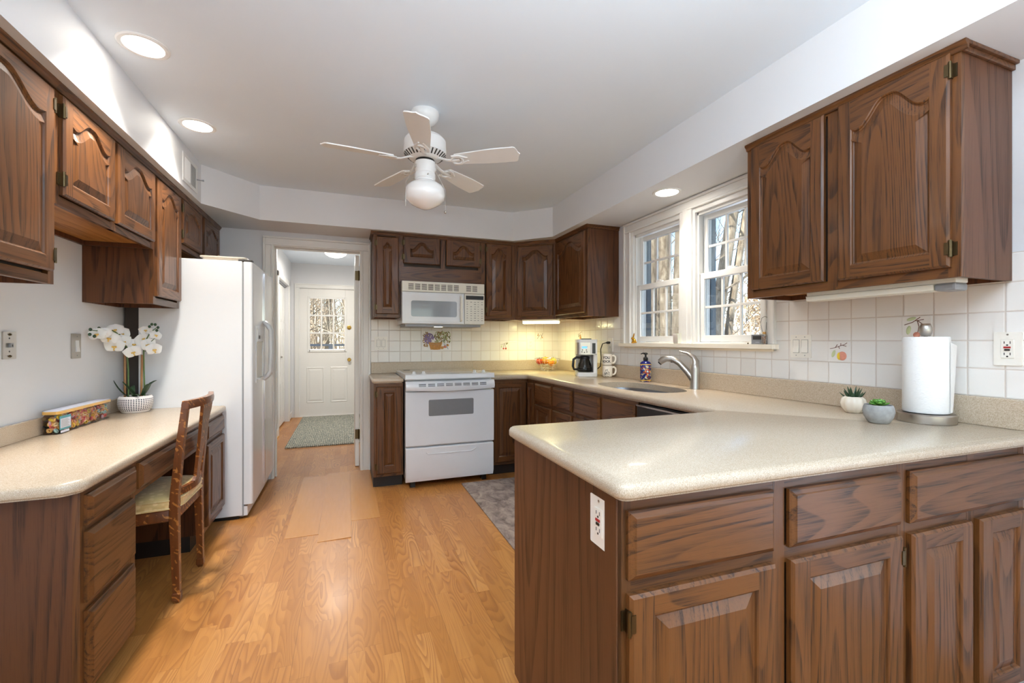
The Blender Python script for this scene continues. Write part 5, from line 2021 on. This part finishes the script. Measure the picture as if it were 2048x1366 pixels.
MB().box(-.024, .022, -.0092, -.006, .026, .047).build('display', 'vent', r)
MB().box(-.010, .010, -.0088, -.007, .010, .0125).build('marking', 'label', r)
r = thing('glass_vial', 'tiny glass bottle of shells with a cork and wire hanger on the sill', 'bottle', (SX_-.006, 1.812, SZ_))
MB().lathe([(.0, 0), (.014, 0), (.015, .003), (.015, .048), (.010, .056), (.009, .062)], n=24, cap=False).build('bottle', 'clear', r)
m = MB()
pr = random.Random(5)
for i in range(60):
    a, q = pr.uniform(0, 6.28), pr.uniform(0, .0105)
    m.ell((q*math.cos(a), q*math.sin(a), pr.uniform(.004, .046)), (.003, .0024, .002), 0, 6, 4)
m.build('shell_filling', 'shell', r)
MB().lathe([(0, .056), (.0085, .056), (.0095, .068), (0, .069)], n=16).build('cork', 'board2', r)
MB().tube([(0, .009, .060), (0, .016, .085), (0, .024, .115), (0, .016, .145), (0, -.004, .155), (0, -.018, .148)], .0012, 6).tube([(0, -.009, .060), (0, -.012, .09), (0, -.014, .122)], .0012, 6).build('wire_hanger', 'vent', r)
r = thing('bead', 'tiny dark brass bead lying on the sill beside the clock', 'bead', (SX_-.01, 1.915, SZ_))
MB().ell((0, 0, .0045), .0045).build('ball', 'brass', r)

# ------------------------------------------------------------------ picture tiles


def tile_thing(name, label, wall, a, z, w=.0985, h=.0988):
    if wall == 'right':
        r = thing(name, label, 'tile', (XT, a, z), -PI/2)
    else:
        r = thing(name, label, 'tile', (a, YB-.007, z), 0)
    MB().box(-w/2, w/2, -.0025, .001, -h/2, h/2).build('tile_face', 'tile_plain', r, bevel=.0015)
    return r


def leaf_relief(r, x, z, ln, w, ang, mat='leafp'):
    m = MB().ell((0, -.0025, 0), (w, .0025, ln), 0, 12, 8)
    m.xf(Matrix.Translation((x, 0, z)) @ Matrix.Rotation(R(ang), 4, 'Y'))
    m.build('leaf', mat, r)


def twig_relief(r, strokes, w=.0014):
    m = MB()
    for s_ in strokes:
        m.tube([(x, -.003, z) for x, z in s_], w, 6)
    m.build('twig', 'twig', r)


TR = ((-.040, .014), (-.018, .018), (.006, .027), (.026, .034), (.038, .042))
r = tile_thing('picture_tile', 'tile with a red and yellow plum on a twig beside the switch', 'right', 1.4275, 1.173)
twig_relief(r, [TR, [(-.016, .018), (-.006, .034)], [(.010, .028), (.010, .040)], [(.018, .030), (.034, .026)], [(.000, .024), (.004, .014)]])
leaf_relief(r, -.024, -.010, .018, .008, 20)
m = MB().ell((.016, -.003, -.020), (.020, .006, .021), 0, 20, 12).ell((.004, -.0036, -.021), (.011, .0055, .018), 1, 16, 10)
m.build('plum', ['peach', 'lemon'], r)
r = tile_thing('picture_tile', 'tile with cherries on a twig partly hidden by the paper towel', 'right', 1.1225, 1.2765)
twig_relief(r, [[(-.040, .014), (-.012, .024), (.014, .044)], [(-.002, .030), (.026, .034)], [(.004, .032), (.010, .006), (.006, -.018)], [(.006, .030), (.028, .010), (.034, -.010)]])
leaf_relief(r, -.016, .038, .017, .007, 75)
leaf_relief(r, -.026, -.008, .018, .008, 10)
MB().ell((.002, -.003, -.028), (.012, .006, .012)).ell((.026, -.003, -.022), (.012, .006, .012)).build('cherry', 'peach', r)
r = tile_thing('picture_tile', 'tile with a yellow pear near the coffee maker', 'right', 3.92, 1.2765)
twig_relief(r, [TR])
MB().ell((.012, -.003, -.020), (.016, .006, .020)).ell((.012, -.003, .002), (.009, .005, .012)).build('pear', 'basket', r)
leaf_relief(r, -.018, .0, .016, .007, 25, 'olive')
r = tile_thing('picture_tile', 'tile with two small cherries on the back wall between stove and outlet', 'back', 1.5575, 1.173)
twig_relief(r, [TR, [(.0, .022), (-.010, -.02)], [(.004, .024), (.018, -.018)]])
leaf_relief(r, .030, .024, .014, .006, 60, 'olive')
leaf_relief(r, -.030, -.006, .014, .006, 15)
MB().ell((-.008, -.003, -.028), (.009, .005, .009)).ell((.018, -.003, -.028), (.010, .005, .010)).build('cherry', 'apple', r)
r = tile_thing('picture_tile', 'tile with two brown twig sprigs above the fruit bowl', 'back', 1.968, 1.2765)
twig_relief(r, [[(-.03, -.03), (-.012, .0), (-.02, .034)], [(-.012, 0), (.004, .012)], [(.012, -.034), (.024, .0), (.036, .034)], [(.024, .0), (.012, .020)]], .0018)
leaf_relief(r, -.022, .012, .012, .005, 30, 'basket')
leaf_relief(r, .030, -.012, .012, .005, -30, 'basket')
# mural of a fruit basket, three tiles wide
r = thing('tile_mural', 'painted relief tile panel of a fruit basket behind the stove', 'tile mural', (.840, YB-.007, 1.2275))
MB().box(-.151, .151, -.003, .001, -.1015, .1015).build('tile_face', 'tile_plain', r, bevel=.002)
m = MB()
pr = random.Random(9)
for i in range(70):
    a = pr.uniform(0, 6.28)
    q = math.sqrt(pr.random())
    m.ell((-.075+.048*q*math.cos(a), -.004-.004*(1-q), .020+.050*q*math.sin(a)), (.0075, .005, .0075), 0, 8, 6)
m.build('grapes', 'grape', r)
m = MB()
for i in range(9):
    t = i/8
    x0, x1 = -.078+.13*t, -.055+.085*t
    m.tube([(x0, -.0045, -.012-.006*math.sin(PI*t)), (x1, -.0065, -.088)], .0062, 6)
for k in range(4):
    z = -.022-.02*k
    q = k/4
    m.tube([(-.078+.02*q, -.007, z), (-.03, -.010, z-.006), (.01, -.010, z-.006), (.052-.03*q, -.007, z)], .003, 6)
m.build('basket', 'basket', r)
m = MB()
for i in range(95):
    a = pr.uniform(0, 6.28)
    x = pr.uniform(-.02, .135)
    z = pr.uniform(-.02, .088)
    st = len(m.v)
    m.ell((0, 0, 0), (.0045, .0022, .016), pr.randrange(3), 6, 6)
    m.xf(Matrix.Translation((x, -.005, z)) @ Matrix.Rotation(a, 4, 'Y'), st)
for i in range(30):
    st = len(m.v)
    m.ell((0, 0, 0), (.005, .002, .013), 1, 6, 6)
    m.xf(Matrix.Translation((pr.uniform(-.135, -.09), -.004, pr.uniform(-.06, .08))) @ Matrix.Rotation(pr.uniform(0, 6), 4, 'Y'), st)
m.build('foliage', ['olive', 'brownleaf', 'leafp'], r)
MB().ell((.085, -.005, -.060), (.016, .006, .014)).ell((.055, -.005, -.070), (.015, .006, .014), 1).ell((.110, -.005, -.045), (.013, .006, .012), 1).tube([(.07, -.006, -.03), (.10, -.006, -.055), (.118, -.006, -.085)], .005, 6, 2).build('fruit', ['peach', 'basket', 'label'], r)

# ------------------------------------------------------------------ outdoors
struct(MB().box(3.0, 90, -30, 90, -1.2, -.55).box(-40, 3.0, 11.5, 90, -1.2, -.55).build('ground', 'ground'))
dk = tag(MB().box(-3, 3, 8.0, 11.4, -.25, -.06).build('deck', 'snow'), 'snow covered deck outside the hall door', 'deck')
r = thing('deck_railing', 'dark deck railing with a snow covered cap outside the hall door', 'railing', (-.3, 11.0, -.06))
MB().box(-2.6, 2.6, -.05, .05, 1.17, 1.22).build('top_rail', 'deckrail', r)
MB().box(-2.6, 2.6, -.03, .03, .92, 1.02).build('bottom_rail', 'deckrail', r)
for k in range(5):
    MB().box(-2.6+k*1.25, -2.5+k*1.25, -.05, .05, 0, 1.17).build('rail_post', 'deckrail', r)
MB().box(-2.6, 2.6, -.06, .06, 1.02, 1.10).build('snow_panel', 'snow', r)


def tree(name, label, base, H_, r0, lean, seed, first=.35, nb=16, group=None, cat='tree', fork=None):
    rg = random.Random(seed)
    r = thing(name, label, cat, base, 0, group)
    n = 10
    pts, rad = [], []
    for i in range(n+1):
        t = i/n
        pts.append(Vector((lean[0]*t+.06*math.sin(t*5+seed), lean[1]*t+.06*math.cos(t*4+seed), H_*t)))
        rad.append(r0*(1-.55*t))
    m = MB().tube(pts, rad, 12)
    m.build('trunk', 'bark', r)
    if fork:
        m = MB().tube([(fork[0]+fork[2]*i/8+.05*math.sin(i+seed), fork[1]+fork[3]*i/8, H_*i/8) for i in range(9)], [fork[4]*(1-.06*i) for i in range(9)], 10)
        m.build('trunk', 'bark', r)
    m = MB()

    def br(p, d, ln, rr, dep):
        q = [p]
        for i in range(4):
            d = (d+Vector((rg.uniform(-.22, .22), rg.uniform(-.22, .22), rg.uniform(-.05, .22)))).normalized()
            q.append(q[-1]+d*ln/4)
        m.tube(q, [rr, rr*.8, rr*.6, rr*.42, rr*.2], 5, caps=False)
        if dep > 0:
            for k in range(5):
                b = q[rg.randrange(1, 5)]
                dd = (d+Vector((rg.uniform(-1, 1), rg.uniform(-1, 1), rg.uniform(-.3, .7)))).normalized()
                br(b, dd, ln*rg.uniform(.4, .65), rr*.5, dep-1)
    for k in range(nb):
        t = rg.uniform(first, .98)
        i = int(t*n)
        p = pts[i].lerp(pts[min(i+1, n)], t*n-i)
        a = rg.uniform(0, 2*PI)
        br(p, Vector((math.cos(a), math.sin(a), rg.uniform(.1, .8))).normalized(), H_*rg.uniform(.14, .30), r0*rg.uniform(.10, .28), 2)
    m.build('branches', 'bark', r)
    return r


G_T = 'bare trees outside the kitchen window'
tree('bare_tree', 'bare leaning twin-trunk tree seen through the window nearer the large cabinet', (5.55, 5.94, -.6), 9.5, .125, (1.45, -.54), 3, .25, 20, G_T, fork=(.30, -.11, 1.15, -.43, .07))
tree('bare_tree', 'thick bare trunk by the mullion, seen through the window nearer the corner', (4.72, 5.33, -.6), 9, .135, (.05, .05), 5, .5, 8, G_T)
tree('bare_tree', 'slim bare trunk in the middle of the window nearer the corner', (6.72, 8.2, -.6), 10, .155, (.1, .1), 8, .3, 16, G_T)
tree('bare_tree', 'bare trunk by the far jamb of the window nearer the corner', (5.47, 7.03, -.6), 10, .115, (.03, 0), 12, .4, 14, G_T)
tree('bare_tree', 'distant branchy bare tree between the mullion and the twin trunks', (9.4, 9.6, -.6), 8.5, .10, (.3, .6), 21, .12, 34, G_T)
tree('bare_tree', 'small bare tree before the distant snowy gable', (15.9, 13.3, -.6), 5.2, .07, (-.1, .1), 31, .3, 22, G_T)
tree('bare_tree', 'distant bare tree behind the slim trunk', (13.0, 16.4, -.6), 11, .16, (.2, .1), 44, .2, 22, G_T)
for i, (x, y, s_, lab) in enumerate(((-1.35, 15.6, 31, 'bare tree at the hinge side of the glazed hall door'), (-.75, 17.2, 37, 'bare tree in the middle panes of the glazed hall door'), (-.02, 15.2, 41, 'bare tree at the lock side of the glazed hall door'))):
    tree('bare_tree', lab, (x, y, -.6), 10, .11, (.2, .1), s_, .12, 24, 'bare trees outside the hall door')


def thicket(name, label, region, n, seed, hgt, mat):
    rg = random.Random(seed)
    m = MB()
    for i in range(n):
        x, y = region(rg)
        h_ = hgt*rg.uniform(.5, 1.2)
        p = Vector((x, y, -.6))
        d = Vector((rg.uniform(-.12, .12), rg.uniform(-.12, .12), 1))
        q = [p]
        for k in range(4):
            q.append(q[-1]+d*h_/4+Vector((rg.uniform(-.08, .08), rg.uniform(-.08, .08), 0)))
        r0 = rg.uniform(.015, .06)
        m.tube(q, [r0, r0*.8, r0*.6, r0*.4, r0*.15], 4, caps=False)
        for k in range(9):
            a = q[rg.randrange(1, 4)].lerp(q[4], rg.random()*.5)
            dd = Vector((rg.uniform(-1, 1), rg.uniform(-1, 1), rg.uniform(0, 1.2))).normalized()
            l = h_*rg.uniform(.12, .32)
            b = a+dd*l*.5+Vector((0, 0, l*.08))
            m.tube([a, b, a+dd*l+Vector((rg.uniform(-.1, .1), rg.uniform(-.1, .1), l*.2))], [r0*.4, r0*.28, r0*.1], 3, caps=False)
    o = m.build(name, mat)
    return tag(o, label, 'undergrowth', None, 'stuff')


thicket('outside_undergrowth', 'dense tan winter saplings and brush beyond the hall door deck', lambda g: (g.uniform(-9, 7), g.uniform(13.5, 30)), 560, 4, 6.5, 'brush')
thicket('outside_undergrowth', 'thin winter saplings and brush far beyond the kitchen window', lambda g: (lambda d, a: (d*math.sin(a), d*math.cos(a)))(g.uniform(19, 42), R(g.uniform(42, 58))), 170, 6, 3.6, 'brush')
# oak that keeps its brown leaves
r = tree('brown_leaved_tree', 'young tree keeping its dry brown leaves, near the clock on the sill', (20.2, 16.1, -.6), 4.4, .09, (0, 0), 52, .2, 14)
rg = random.Random(8)
m = MB()
for i in range(1500):
    c_ = Vector((rg.gauss(0, 1.0), rg.gauss(0, 1.0), rg.gauss(2.9, .75)))
    a = rg.uniform(0, 6.28)
    st = len(m.v)
    m.add([(-.06, 0, -.09), (.06, 0, -.09), (.05, .01, .09), (-.05, .01, .09)], [(0, 1, 2, 3)])
    m.xf(Matrix.Translation(c_) @ Matrix.Rotation(a, 4, 'Z') @ Matrix.Rotation(rg.uniform(-1, 1), 4, 'X'), st)
m.build('foliage', 'brownleaf', r)


def far_house(label, loc, rz, w, d, zt, zp):
    r = thing('house', label, 'house', loc, rz)
    MB().box(-w/2, w/2, -d/2, d/2, 0, zt).prism([(-w/2, zt), (w/2, zt), (0, zp-.1)], -d/2, d/2, 0, 'Y').build('wall', 'siding', r)
    m = MB()
    for s_ in (-1, 1):
        m.add([(0, -d/2-.3, zp), (s_*(w/2+.3), -d/2-.3, zt-.15), (s_*(w/2+.3), d/2+.3, zt-.15), (0, d/2+.3, zp), (0, -d/2-.3, zp+.15), (s_*(w/2+.3), -d/2-.3, zt), (s_*(w/2+.3), d/2+.3, zt), (0, d/2+.3, zp+.15)],
              [(0, 1, 2, 3), (4, 7, 6, 5), (0, 4, 5, 1), (1, 5, 6, 2), (2, 6, 7, 3), (3, 7, 4, 0)])
    m.build('roof', 'snow', r)
    MB().box(-.5, .5, -d/2-.03, -d/2, .8, 1.7).build('window', 'bluegrey', r)


far_house('small distant house with a snow white gabled roof behind the small bare tree', (44.5, 38.6, -.6), R(-140), 7, 9, 1.9, 4.2)
far_house('distant house with a long snowy roof beside the twin trunks', (52.5, 54.5, -.6), R(-50), 10, 14, 2.0, 4.6)
